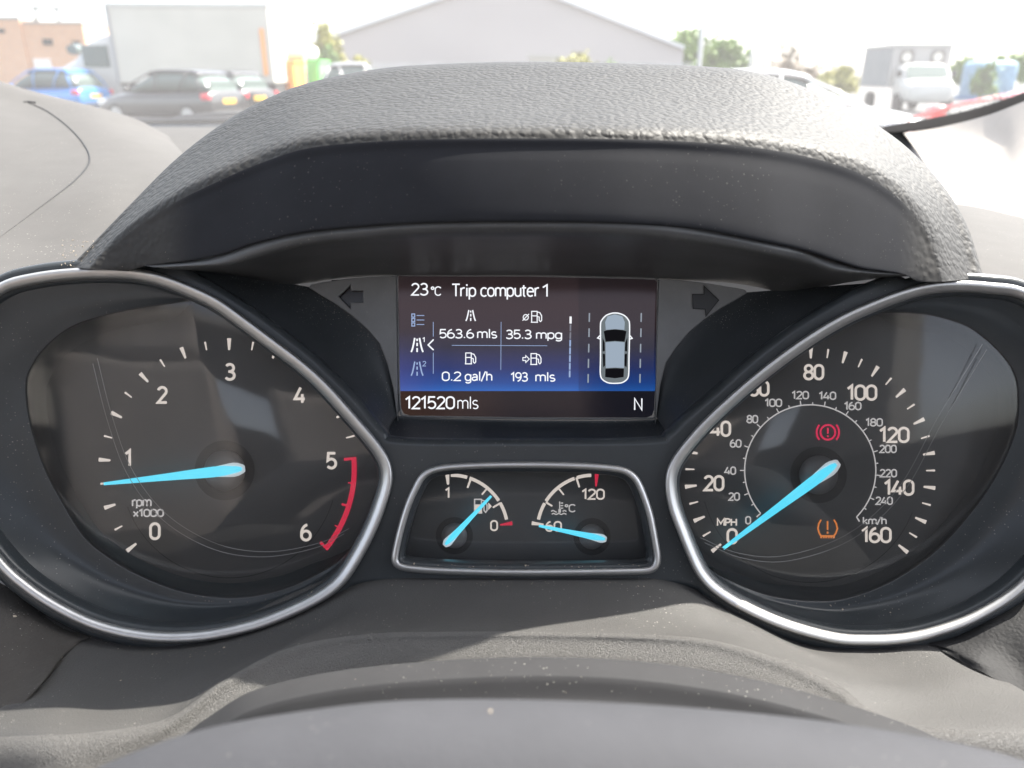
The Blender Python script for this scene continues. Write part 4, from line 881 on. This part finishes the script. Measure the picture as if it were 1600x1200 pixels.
def hatchback(paint, label, loc, rz, L=4.1, H=1.45, Wd=1.76, cat='car', group=None, plate_=True):
    """nose towards +x"""
    r = tag(empty('parked_car', loc, rz), label, cat, group); h = L / 2; hw = Wd / 2
    section_body('body', [(-h, hw*.82, .38, .78), (-h+.08, hw*.93, .30, .96), (-h+.5, hw, .22, .98), (-h+1.3, hw, .2, .97), (0, hw, .2, .95), (h-1.35, hw, .2, .94), (h-.9, hw*.99, .2, .90), (h-.35, hw*.93, .24, .80), (h-.06, hw*.84, .28, .66), (h, hw*.75, .34, .55)], paint, r)
    gh = section_body('windows', [(-h+.12, hw*.66, .9, .99), (-h+.35, hw*.76, .9, H-.22), (-h+.75, hw*.80, .9, H-.05), (-.3, hw*.82, .9, H-.03), (h-2.0, hw*.80, .9, H-.09), (h-1.5, hw*.78, .88, H-.33), (h-1.05, hw*.74, .86, .93)], M['glass'], r, 20, 3.0)
    section_body('roof', [(-h+.42, hw*.70, H-.16, H-.10), (-h+.7, hw*.74, H-.10, H-.0), (-.3, hw*.76, H-.09, H+.02), (h-1.95, hw*.74, H-.13, H-.05), (h-1.85, hw*.70, H-.17, H-.11)], paint, r, 16, 3.2)
    for s in (-1, 1):
        # pillars
        for x0, x1, z1 in ((-h+1.0, -h+.78, H-.07), (-.25, -.2, H-.05), (h-1.08, h-1.95, H-.1), (-h+.18, -h+.5, H-.12)):
            bobj('window_pillar', paint, r, lambda bm: tube(bm, [(x0, s*hw*.97, .92), ((x0+x1)/2, s*hw*.90, (.92+z1)/2 + .02), (x1, s*hw*.74, z1)], .02, 6), True)
        bobj('tail_lamp', M['tail'], r, lambda bm: box(bm, -h-.01, -h+.28, s*hw*.93-.08, s*hw*.93+.04, .72, .88, .03), True)
        bobj('headlight', M['head'], r, lambda bm: box(bm, h-.42, h-.06, s*hw*.80-.12, s*hw*.80+.10, .56, .72, .03), True)
        bobj('door_mirror', paint, r, lambda bm: box(bm, h-1.5, h-1.34, s*(hw+.02), s*(hw+.2), .93, 1.06, .03), True)
        for x in (-h+.75, h-.80):
            wobj = bobj('wheel', M['tyre'], r, lambda bm: cyl(bm, (x, s*(hw-.09), .31), (0, 1, 0), .315, .2, 28), False)
            bobj('wheel_rim', M['alloy'], wobj, lambda bm: cyl(bm, (x, s*(hw+.012), .31), (0, 1, 0), .2, .02, 20))
    bx('rear_window', M['glass'], r, -h+.14, -h+.16, -hw*.62, hw*.62, 1.0, 1.2)
    if plate_: bx('number_plate', M['plate'], r, -h-.02, -h+.0, -.26, .26, .62, .74)
    bx('bumper_strip', M['sill'], r, -h-.012, -h+.1, -hw*.7, hw*.7, .36, .44, bev=.02)
    return r
blue = simple('metallic_blue_paint', (.03, .20, .55), .3, .35, coat=.8); black = simple('dark_grey_paint', (.018, .017, .018), .3, .2, coat=.8)
silver = simple('silver_paint', (.5, .5, .5), .3, .5, coat=.7); whitep = simple('white_van_paint', (.50, .49, .46), .4, coat=.4, var=.04, vs=2)
redp = simple('red_paint', (.5, .03, .03), .3, coat=.8)
def gl(px, Y): p = G(px, 118, Y); return (p.x, Y, GZ)
hatchback(blue, 'bright blue hatchback parked at the far left beside the white truck cab', gl(70, 30), radians(165), H=1.58)
hatchback(black, 'dark grey hatchback with yellow rear plate parked in front of the white box truck', gl(262, 24), radians(160), L=4.1, H=1.50)
hatchback(black, 'black saloon half hidden behind the dark grey hatchback, red lamp showing', gl(325, 27.5), radians(155), L=4.2, H=1.50)
hatchback(silver, 'silver car whose roof just shows over the left part of the hood', gl(580, 27), radians(12), L=3.6, H=1.72)
hatchback(silver, 'pale car just peeping over the middle of the hood under the bush', gl(900, 24), radians(5), H=1.58, L=4.2)
hatchback(simple('white_car_paint', (.78, .78, .77), .3, coat=.8), 'white car seen right of the hood crest under the bare bushes', gl(1235, 13), radians(-12), L=4.2, H=1.42)
hatchback(simple('pinkish_white_paint', (.74, .66, .64), .3, coat=.8), 'pale pinkish car with sloping bonnet just past the right shoulder of the hood', gl(1165, 8.5), radians(-6), L=3.8, H=1.38)
hatchback(redp, 'red car with big windscreen nearest the black pillar seal at right', gl(1660, 7.6), radians(176), L=4.1, H=1.27)

def block(name, par, mat, *a, bev=.02): return bx(name, mat, par, *a, bev=bev)
# white box truck
ctr = gl(318, 32); tk = tag(empty('box_truck', ctr, radians(3)), 'large plain white box truck parked behind the dark cars at left', 'truck'); tk.scale = (1.32, 1.13, 1.13)
greyp = simple('truck_side_panel', (.52, .495, .43), .5, var=.05, vs=1)
block('cargo_box', tk, greyp, -2.05, 2.25, -1.1, 1.1, .95, 3.28, bev=.05)
bx('roof_rail', whitep, tk, -2.07, 2.27, -1.13, 1.13, 3.22, 3.33)
bx('side_panel_post', simple('post_grey', (.3, .3, .3), .5), tk, -2.09, -2.0, -1.13, -1.08, .95, 3.25)
bx('reflector_strip', simple('orange_reflector', (.9, .35, .08), .4), tk, 1.98, 2.09, -1.14, -1.11, 1.2, 2.6)
section_body('cab', [(-3.75, .8, .5, 1.2), (-3.65, .98, .4, 1.45), (-3.2, 1.02, .35, 1.75), (-2.85, 1.0, .35, 2.2), (-2.45, .98, .35, 2.42), (-2.06, .98, .35, 2.45)], whitep, tk, 20, 5)
bobj('cab_window', M['glass'], tk, lambda bm: box(bm, -2.95, -2.25, -1.025, -.96, 1.45, 2.1, .02))
bobj('windscreen', M['glass'], tk, lambda bm: tube(bm, [(-3.28, -.8, 1.98), (-3.28, .8, 1.98)], .16, 8))
bx('chassis', M['sill'], tk, -3.4, 2.2, -.8, .8, .5, .95)
for x in (-2.9, 1.1):
    for s in (-1, 1):
        q = bobj('wheel', M['tyre'], tk, lambda bm: cyl(bm, (x, s * .95, .4), (0, 1, 0), .4, .25, 26)); bobj('wheel_rim', M['alloy'], q, lambda bm: cyl(bm, (x, s * 1.08, .4), (0, 1, 0), .22, .02, 18))
# brick building
bb = tag(empty('brick_building', gl(20, 46), radians(0)), 'low flat roofed tan brick building at the far left with a pipe frame on top', 'building')
bk = MT('tan_brick'); t_ = bk.n('ShaderNodeTexBrick', i_Scale=1.0); t_.inputs['Color1'].default_value = (.74, .38, .20, 1); t_.inputs['Color2'].default_value = (.66, .33, .17, 1); t_.inputs['Mortar'].default_value = (.45, .40, .34, 1)
t_.inputs['Brick Width'].default_value = .23; t_.inputs['Row Height'].default_value = .075; t_.inputs['Mortar Size'].default_value = .012
sw = bk.n('ShaderNodeVectorMath', operation='MULTIPLY'); mp = bk.n('ShaderNodeMapping'); mp.inputs['Rotation'].default_value = (pi / 2, 0, 0); bk.l(bk.co(), mp.inputs[0]); bk.l(mp.outputs[0], t_.inputs['Vector']); bk.l(t_.outputs[0], bk.b.inputs['Base Color']); bk.b.inputs['Roughness'].default_value = .9
bx('wall', bk.m, bb, -9, 1.0, 0, 9, 0, 4.15); bx('wall', bk.m, bb, 1.003, 4.3, .12, 9, 0, 3.95)
bx('parapet', simple('concrete_coping', (.4, .38, .35), .8), bb, -9.05, 1.05, -.05, 9, 4.153, 4.3); bx('parapet', simple('concrete_coping_low', (.38, .36, .33), .8), bb, 1.06, 4.35, .07, 9, 3.953, 4.06)
bx('lamp', simple('white_sign', (.75, .75, .72), .5), bb, 1.3, 2.2, .02, .117, 1.2, 2.2); bx('wall_vent', M['sill'], bb, 2.0, 2.5, .04, .117, 2.9, 3.2)
bx('wall_vent', M['sill'], bb, 3.6, 4.0, .04, .117, 2.8, 3.1); bx('wall_vent', M['sill'], bb, -.3, .1, -.06, -.003, 3.5, 3.7)
pf = bobj('pipe_frame', simple('dark_steel', (.10, .10, .10), .6), bb, lambda bm: (tube(bm, [(1.15, 1.5, 3.93), (1.15, 1.5, 4.85)], .08), tube(bm, [(2.35, 1.5, 3.93), (2.35, 1.5, 4.8)], .08), tube(bm, [(1.0, 1.5, 4.85), (2.5, 1.5, 4.8)], .08)))
# stall, orange and green skips
def skip_(label, px, Y, wpx, top, colr, nm):
    c = gl(px, Y); k = wpx / 1303 * Y / 2; hgt = (118 - top) / 1405 * Y + 1.35
    r = tag(empty(nm, c), label, 'skip'); m_ = simple(nm + '_paint', colr, .5, var=.08, vs=3)
    bobj('bin_body', m_, r, lambda bm: box(bm, -k, k, -.9, .9, 0, hgt, .05)); bx('rim', m_, r, -k - .05, k + .05, -.96, .96, hgt + .002, hgt + .1)
    for i in range(4): bx('rib', m_, r, -k + (2 * k) * (i + .5) / 4 - .05, -k + (2 * k) * (i + .5) / 4 + .05, -.97, -.905, 0, hgt)
skip_('bright orange metal skip under the white canopy right of the truck', 446, 34, 46, 99, (.85, .30, .04), 'orange_skip')
skip_('bright green metal container beside the orange skip, by the hood edge', 489, 36, 38, 98, (.14, .55, .14), 'green_container')
cp = gl(450, 36); cn = tag(empty('canopy', cp), 'white fabric canopy stretched above the orange skip', 'canopy')
cvm = simple('white_canvas', (.8, .8, .78), .8)
k = 42 / 1303 * 36
bobj('canopy_roof', cvm, cn, lambda bm: (box(bm, -k, k, -1.2, 1.2, 2.0, 2.55, .2)), True)
for sx in (-1, 1): bobj('pole', simple('pole_white', (.7, .7, .7), .5), cn, lambda bm: tube(bm, [(sx * k * .9, -1.1, 0), (sx * k * .9, -1.1, 2.1)], .05))
# warehouse
WY = 75; e1 = G(523, 58, WY); e2 = G(1068, 78, WY); ap = G(788, -33, WY)
wh = tag(empty('warehouse', ((e1.x + e2.x) / 2, WY, GZ)), 'big pale clad warehouse with low pitched gable filling the view beyond the hood', 'warehouse')
cl = MT('ribbed_cladding'); cw = cl.n('ShaderNodeTexWave', wave_type='BANDS', bands_direction='X', i_Scale=1.6); cl.l(cl.co(), cw.inputs['Vector']); cbp = cl.n('ShaderNodeBump', i_Strength=.5, i_Distance=.03); cl.l(cw.outputs[1], cbp.inputs['Height']); cl.l(cbp.outputs[0], cl.b.inputs['Normal'])
crp = cl.n('ShaderNodeMixRGB'); crp.inputs[1].default_value = (.42, .38, .365, 1); crp.inputs[2].default_value = (.50, .455, .44, 1); cl.l(cw.outputs[1], crp.inputs[0]); cl.l(crp.outputs[0], cl.b.inputs['Base Color']); cl.b.inputs['Roughness'].default_value = .5
ox = wh.location.x; oz = GZ
fr_ = [(e1.x-ox, 0), (e2.x-ox, 0), (e2.x-ox, e2.z-oz), (ap.x-ox, ap.z-oz), (e1.x-ox, e1.z-oz)]
V = [(x, 0, z) for x, z in fr_] + [(x, 40, z) for x, z in fr_]
mesh('wall', V, [(0,1,2,3,4), (5,9,8,7,6), (1,6,7,2), (0,4,9,5)], cl.m, wh)
rfm = simple('pale_roof_sheet', (.62, .62, .62), .5)
for a, b in ((4, 3), (3, 2)):
    A_, B_ = V[a], V[b]; up_ = .12
    mesh('roof', [(A_[0], -.4, A_[2]+.01), (B_[0], -.4, B_[2]+.01), (B_[0], 40, B_[2]+.01), (A_[0], 40, A_[2]+.01), (A_[0], -.4, A_[2]+.35), (B_[0], -.4, B_[2]+.35), (B_[0], 40, B_[2]+.35), (A_[0], 40, A_[2]+.35)],
         [(0,1,5,4), (1,2,6,5), (2,3,7,6), (3,0,4,7), (4,5,6,7), (3,2,1,0)], rfm, wh)
# palisade fence
fx0, fx1 = G(500, 118, 60).x, G(1085, 118, 60).x
fe = tag(empty('palisade_fence', ((fx0+fx1)/2, 60, GZ)), 'pale galvanised palisade fence running along the foot of the warehouse', 'fence')
galv = simple('galvanised_steel', (.5, .5, .5), .5, .4)
for z in (.45, 1.9): bx('rail', galv, fe, fx0 - fe.location.x, fx1 - fe.location.x, .03, .07, z, z + .06)
bm = bmesh.new(); x = fx0 - fe.location.x
while x < fx1 - fe.location.x:
    box(bm, x, x + .07, 0, .02, .05, 2.25); x += .17
me = bpy.data.meshes.new('pales'); bm.to_mesh(me); bm.free(); tag(link('pales', me, galv, fe), kind='stuff')
# site hut behind fence
ht = tag(empty('site_hut', gl(850, 64)), 'small pale site hut in front of the warehouse wall, left of the yellow bush', 'hut')
bx('wall', simple('hut_wall', (.5, .47, .42), .7), ht, -1.1, 1.1, 0, 2, 0, 2.6); bx('roof', simple('hut_roof', (.42, .40, .36), .7), ht, -1.3, 1.3, -.2, 2.2, 2.603, 2.8)
ht = tag(empty('site_hut', gl(748, 64)), 'low brownish heap of stored material behind the fence left of the hut', 'hut')
bx('wall', simple('heap_tan', (.42, .36, .28), .9), ht, -1.0, 1.0, 0, 1.6, 0, 1.95, bev=.2); bx('roof', simple('heap_top', (.35, .3, .24), .9), ht, -.7, .8, .2, 1.4, 1.953, 2.12, bev=.05)
# vegetation
def leafmat(nm, a, b):
    k = MT(nm); oi = k.n('ShaderNodeTexNoise', i_Scale=.9, i_Detail=3.0); k.l(k.co(), oi.inputs['Vector']); r = k.n('ShaderNodeValToRGB'); r.color_ramp.elements[0].color = (*a, 1); r.color_ramp.elements[1].color = (*b, 1)
    r.color_ramp.elements[0].position = .35; r.color_ramp.elements[1].position = .65; k.l(oi.outputs[0], r.inputs[0]); k.l(r.outputs[0], k.b.inputs['Base Color']); k.b.inputs['Roughness'].default_value = .6
    return k.m
LG = leafmat('green_leaves', (.08, .16, .02), (.18, .28, .05)); LY = leafmat('yellow_green_leaves', (.20, .20, .02), (.34, .32, .06)); LB = leafmat('brown_twigs', (.14, .10, .06), (.22, .17, .11))
bark = simple('bark', (.09, .07, .05), .9)
def tree(name, label, px0, px1, ytop, Y, leaf, cat='tree', group=None, dens=1.0, seed=0, bare=False, lowz=0.8):
    rng = np.random.RandomState(seed); a, b = G(px0, 118, Y), G(px1, 118, Y); R = (b.x - a.x) / 2; cx_ = (a.x + b.x) / 2; top = (118 - ytop) / 1405 * Y - GZ
    r = tag(empty(name, (cx_, Y, GZ)), label, cat, group)
    def tr(bm):
        tube(bm, [(0, 0, 0), (.05 * R, 0, top * .3), (0, .1, top * .75)], [.12 + top * .012, .09 + top*.008, .03], 8)
        for i in range(14 if bare else 7):
            an = rng.uniform(0, 2*pi); z0 = top * rng.uniform(.15, .5); e_ = Vector((cos(an) * R * rng.uniform(.4, .9), sin(an) * R * .6, top * rng.uniform(.55, .98)))
            s_ = Vector((0, 0, z0)); tube(bm, [s_, (s_ + e_) / 2 + Vector((0, 0, -.15)), e_], [.06, .04, .012], 5)
    bobj('trunk', bark, r, tr)
    n = int((900 if not bare else 260) * dens * max(1, R * top / 12)); n = min(int(n * 1.8), 14000)
    cl_ = rng.normal(size=(26, 3)); cl_ /= np.linalg.norm(cl_, axis=1)[:, None]; cl_ *= rng.uniform(.25, .85, (26, 1)) 
    cen = cl_[rng.randint(0, 26, n)] * (R, R * .8, (top - lowz) / 2) + (0, 0, (top + lowz) / 2)
    off = rng.normal(size=(n, 3)) * (R * .19, R * .19, (top - lowz) * .09)
    p = cen + off; p[:, 2] = np.clip(p[:, 2], .1, top * 1.02)
    sz = (.14 if not bare else .08) * max(.8, Y / 50); u = rng.normal(size=(n, 3)); u /= np.linalg.norm(u, axis=1)[:, None]; v = np.cross(u, rng.normal(size=(n, 3))); v /= np.linalg.norm(v, axis=1)[:, None]
    s = sz * rng.uniform(.6, 1.4, (n, 1)); V = np.stack([p - u*s - v*s*.5, p + u*s*.2 - v*s*.6, p + u*s + v*s*.3, p - u*s*.1 + v*s*.7], 1).reshape(-1, 3)
    mesh('crown', V, [(4*i, 4*i+1, 4*i+2, 4*i+3) for i in range(n)], leaf, r); return r
tree('tree', 'dark green tree top between the brick building and the white truck', 136, 182, 38, 60, LG, seed=1)
tree('tree', 'yellow green tree at the left corner of the warehouse', 484, 545, 38, 66, LY, seed=2, dens=1.3); tree('tree', 'small green tree just left of the green container, near the warehouse corner', 500, 535, 72, 58, LG, seed=12)
tree('bush', 'scrubby yellow bush at the foot of the warehouse left end, behind the fence', 540, 580, 88, 63, LY, 'bush', seed=21, lowz=.1)
tree('bush', 'bright yellow green bush in front of the warehouse wall right of centre', 868, 935, 78, 58, LY, 'bush', seed=3, dens=1.3, lowz=.1)
tree('bush', 'low straggly bush trailing right from the bright yellow one', 925, 975, 93, 58, LG, 'bush', seed=31, lowz=.1)
tree('tree', 'broad rounded green tree behind the lamp post right of the warehouse', 1030, 1110, 50, 85, LG, seed=4, dens=1.6)
tree('tree', 'second rounded green tree right of the lamp post, sloping down', 1085, 1172, 58, 82, LG, seed=5, dens=1.6)
tree('tree', 'nearly bare twiggy tree between the thin pole and the ambulance', 1200, 1262, 56, 60, LB, seed=6, bare=True); tree('bush', 'brown scrubby bush below the bare tree', 1185, 1290, 92, 55, LB, 'bush', seed=7, dens=.7, lowz=.1)
tree('bush', 'yellowish hedge bush just left of the white ambulance', 1280, 1350, 104, 50, LY, 'bush', seed=8, lowz=.1)
tree('tree', 'green tree directly right of the white ambulance', 1482, 1530, 90, 55, LG, seed=9); tree('tree', 'green tree at the far right edge behind the blue tarpaulin', 1568, 1660, 78, 55, LG, seed=10, dens=1.4)
bt = tag(empty('blue_tarpaulin', gl(1545, 50)), 'faded blue tarpaulin covered stack between two trees at right', 'tarpaulin')
bobj('cover', simple('blue_tarp', (.20, .33, .46), .7, var=.2, vs=2), bt, lambda bm: box(bm, -1.2, 1.2, -1, 1, 0, 2.15, .3), True); bx('edge', simple('blue_hem', (.08, .2, .4), .7), bt, -1.25, 1.25, -1.05, 1.05, 0, .2)
tree('bush', 'mottled green bush rising in front of the blue tarpaulin', 1515, 1560, 98, 47, LG, 'bush', seed=41, dens=.5, lowz=.1)
tree('tree', 'low green tree filling the gap left of the far right edge tree', 1540, 1590, 88, 62, LG, seed=42)
# poles
for px, lab, Y, r0 in ((1091, 'tall pale lamp post beside the rounded green trees', 30, .085), (1171, 'thin distant pole right of the tall lamp post', 45, .085)):
    p = gl(px, Y); lp = tag(empty('lamp_post', p), lab, 'lamp post'); pm = simple('post_galvanised', (.42, .42, .42), .5, .3)
    bobj('post', pm, lp, lambda bm: tube(bm, [(0, 0, 0), (0, 0, 1.2), (0, 0, 8.5)], [r0 * 1.3, r0, r0 * .8], 12), True)
    bobj('lamp_head', pm, lp, lambda bm: (tube(bm, [(0, 0, 8.4), (.3, 0, 8.7), (1.0, 0, 8.8)], .04), box(bm, .9, 1.5, -.12, .12, 8.74, 8.86, .03)))
    bx('base', pm, lp, -.16, .16, -.16, .16, 0, .04)
# ambulance like box van
ab = tag(empty('box_van', gl(1418, 34), radians(90 - 28)), 'white box bodied van facing the viewer with two round roof vents, at right', 'van')
# local: nose to -x
ab.rotation_euler.z = radians(84)
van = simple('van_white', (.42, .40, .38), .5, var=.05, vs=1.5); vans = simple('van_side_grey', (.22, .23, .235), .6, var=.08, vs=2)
bobj('box_body', van, ab, lambda bm: box(bm, -1.2, 2.4, -1.1, 1.1, .9, 2.40, .04)); bx('roof_cap', whitep, ab, -1.25, 2.45, -1.14, 1.14, 2.403, 2.50)
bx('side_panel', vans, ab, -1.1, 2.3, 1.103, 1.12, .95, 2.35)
for s in (-1, 1):
    vv = bobj('round_vent', simple('vent_ring', (.25, .23, .21), .5), ab, lambda bm: box(bm, -1.225, -1.203, s*.58-.24, s*.58+.24, 1.78, 2.26, .08)); bobj('vent_disc', simple('vent_disc', (.75, .70, .62), .4), vv, lambda bm: cyl(bm, (-1.24, s*.58, 2.02), (1, 0, 0), .17, .02, 20))
section_body('cab', [(-2.75, .7, .45, .95), (-2.65, .85, .38, 1.1), (-2.2, .95, .35, 1.25), (-1.75, .95, .35, 1.72), (-1.5, .93, .35, 1.80), (-1.21, .93, .35, 1.82)], whitep, ab, 20, 5)
bobj('windscreen', M['glass'], ab, lambda bm: (lambda vs: [bm.faces.new(vs)])([bm.verts.new(q) for q in ((-2.22,-.78,1.27), (-2.22,.78,1.27), (-1.80,.72,1.72), (-1.80,-.72,1.72))]))
for s in (-1, 1): bobj('door_mirror', M['sill'], ab, lambda bm: box(bm, -2.1, -2.0, s*1.0-.06, s*1.0+.12, 1.3, 1.55, .02)); bobj('headlight', M['head'], ab, lambda bm: box(bm, -2.72, -2.5, s*.68-.14, s*.68+.14, .85, 1.03, .03))
for x in (-2.0, 1.4):
    for s in (-1, 1): bobj('wheel', M['tyre'], ab, lambda bm: cyl(bm, (x, s*.9, .36), (0, 1, 0), .36, .22, 24))

# =================================================================== dust crumbs lying on the ledges
bpy.context.view_layer.update()
spots = []
rr = random.Random(3)
for _ in range(26): t = rr.random(); spots.append((255 + 260 * t + rr.uniform(-3, 3), 915 + 26 * sin(pi * t) + rr.uniform(-3, 5), rr.uniform(.00008, .00022)))
for _ in range(14): spots.append((rr.uniform(1150, 1410), rr.uniform(930, 972), rr.uniform(.0001, .0003)))
for _ in range(40): spots.append((rr.uniform(610, 1030), 911 + rr.uniform(-2, 6), rr.uniform(.00008, .00025)))
for _ in range(45): t = rr.random(); spots.append((140 + 420 * t, 998 + 22 * sin(pi * min(1, t * 1.5)) - 85 * max(0, t - .5) + rr.uniform(-4, 8), rr.uniform(.00008, .00025)))
for _ in range(30): spots.append((rr.uniform(640, 1015), rr.uniform(882, 887), rr.uniform(.00008, .0002)))
for _ in range(80): spots.append((rr.uniform(80, 1500), rr.uniform(1010, 1085), rr.uniform(.00004, .00012)))
for _ in range(420): spots.append((rr.uniform(618, 1050), 688 - 32 * rr.random() ** 1.6, rr.uniform(.00003, .00008)))
for _ in range(60): t = rr.random(); spots.append((500 + 110 * t, 462 + 100 * t ** 1.3 + rr.uniform(-2, 14), rr.uniform(.00003, .00009)))
for _ in range(40): spots.append((rr.uniform(90, 150), rr.uniform(375, 415), rr.uniform(.0001, .0003)))
for _ in range(30): spots.append((rr.uniform(0, 300), rr.uniform(250, 420), rr.uniform(.00005, .00012)))
for x, y, r in ((1317,952,.0005),(1391,957,.0004),(1298,946,.0003),(189,1063,.0005),(766,1112,.00025),(22,962,.0006),(350,1012,.0006),(647,881,.0003),(821,884,.0003),(772,907,.0004)): spots.append((x, y, r))
bm = bmesh.new()
for x, y, r in spots:
    h = hit(x, y)
    if not h or h[2].name.startswith(('lens', 'glass')): continue
    mtx = Matrix.Translation(h[0] + h[1] * r * .4) @ Matrix.Rotation(rr.uniform(0, 6), 4, h[1]) @ Matrix.Diagonal((r * rr.uniform(1, 2.2), r, r * .7, 1))
    bmesh.ops.create_icosphere(bm, subdivisions=1, radius=1, matrix=mtx)
me = bpy.data.meshes.new('dust_crumbs'); bm.to_mesh(me); bm.free()
tag(link('dust_crumbs', me, simple('sandy_crumb', (.34, .29, .23), .9)), 'tiny sandy crumbs and dust caught along ledges under the dials', 'crumbs', kind='stuff')

# seat every empty whose parts were modelled in place at the base of its thing
for root in (cluster, hood, dash, cowl, shr, wheel, pil, wsc, sc_, bon, cab):
    pts = [o.matrix_world @ Vector(c) for o in root.children_recursive if o.type == 'MESH' for c in o.bound_box]
    b = Vector(((min(p.x for p in pts) + max(p.x for p in pts)) / 2, (min(p.y for p in pts) + max(p.y for p in pts)) / 2, min(p.z for p in pts)))
    root.location = b
    for ch in root.children: ch.location = ch.location - b
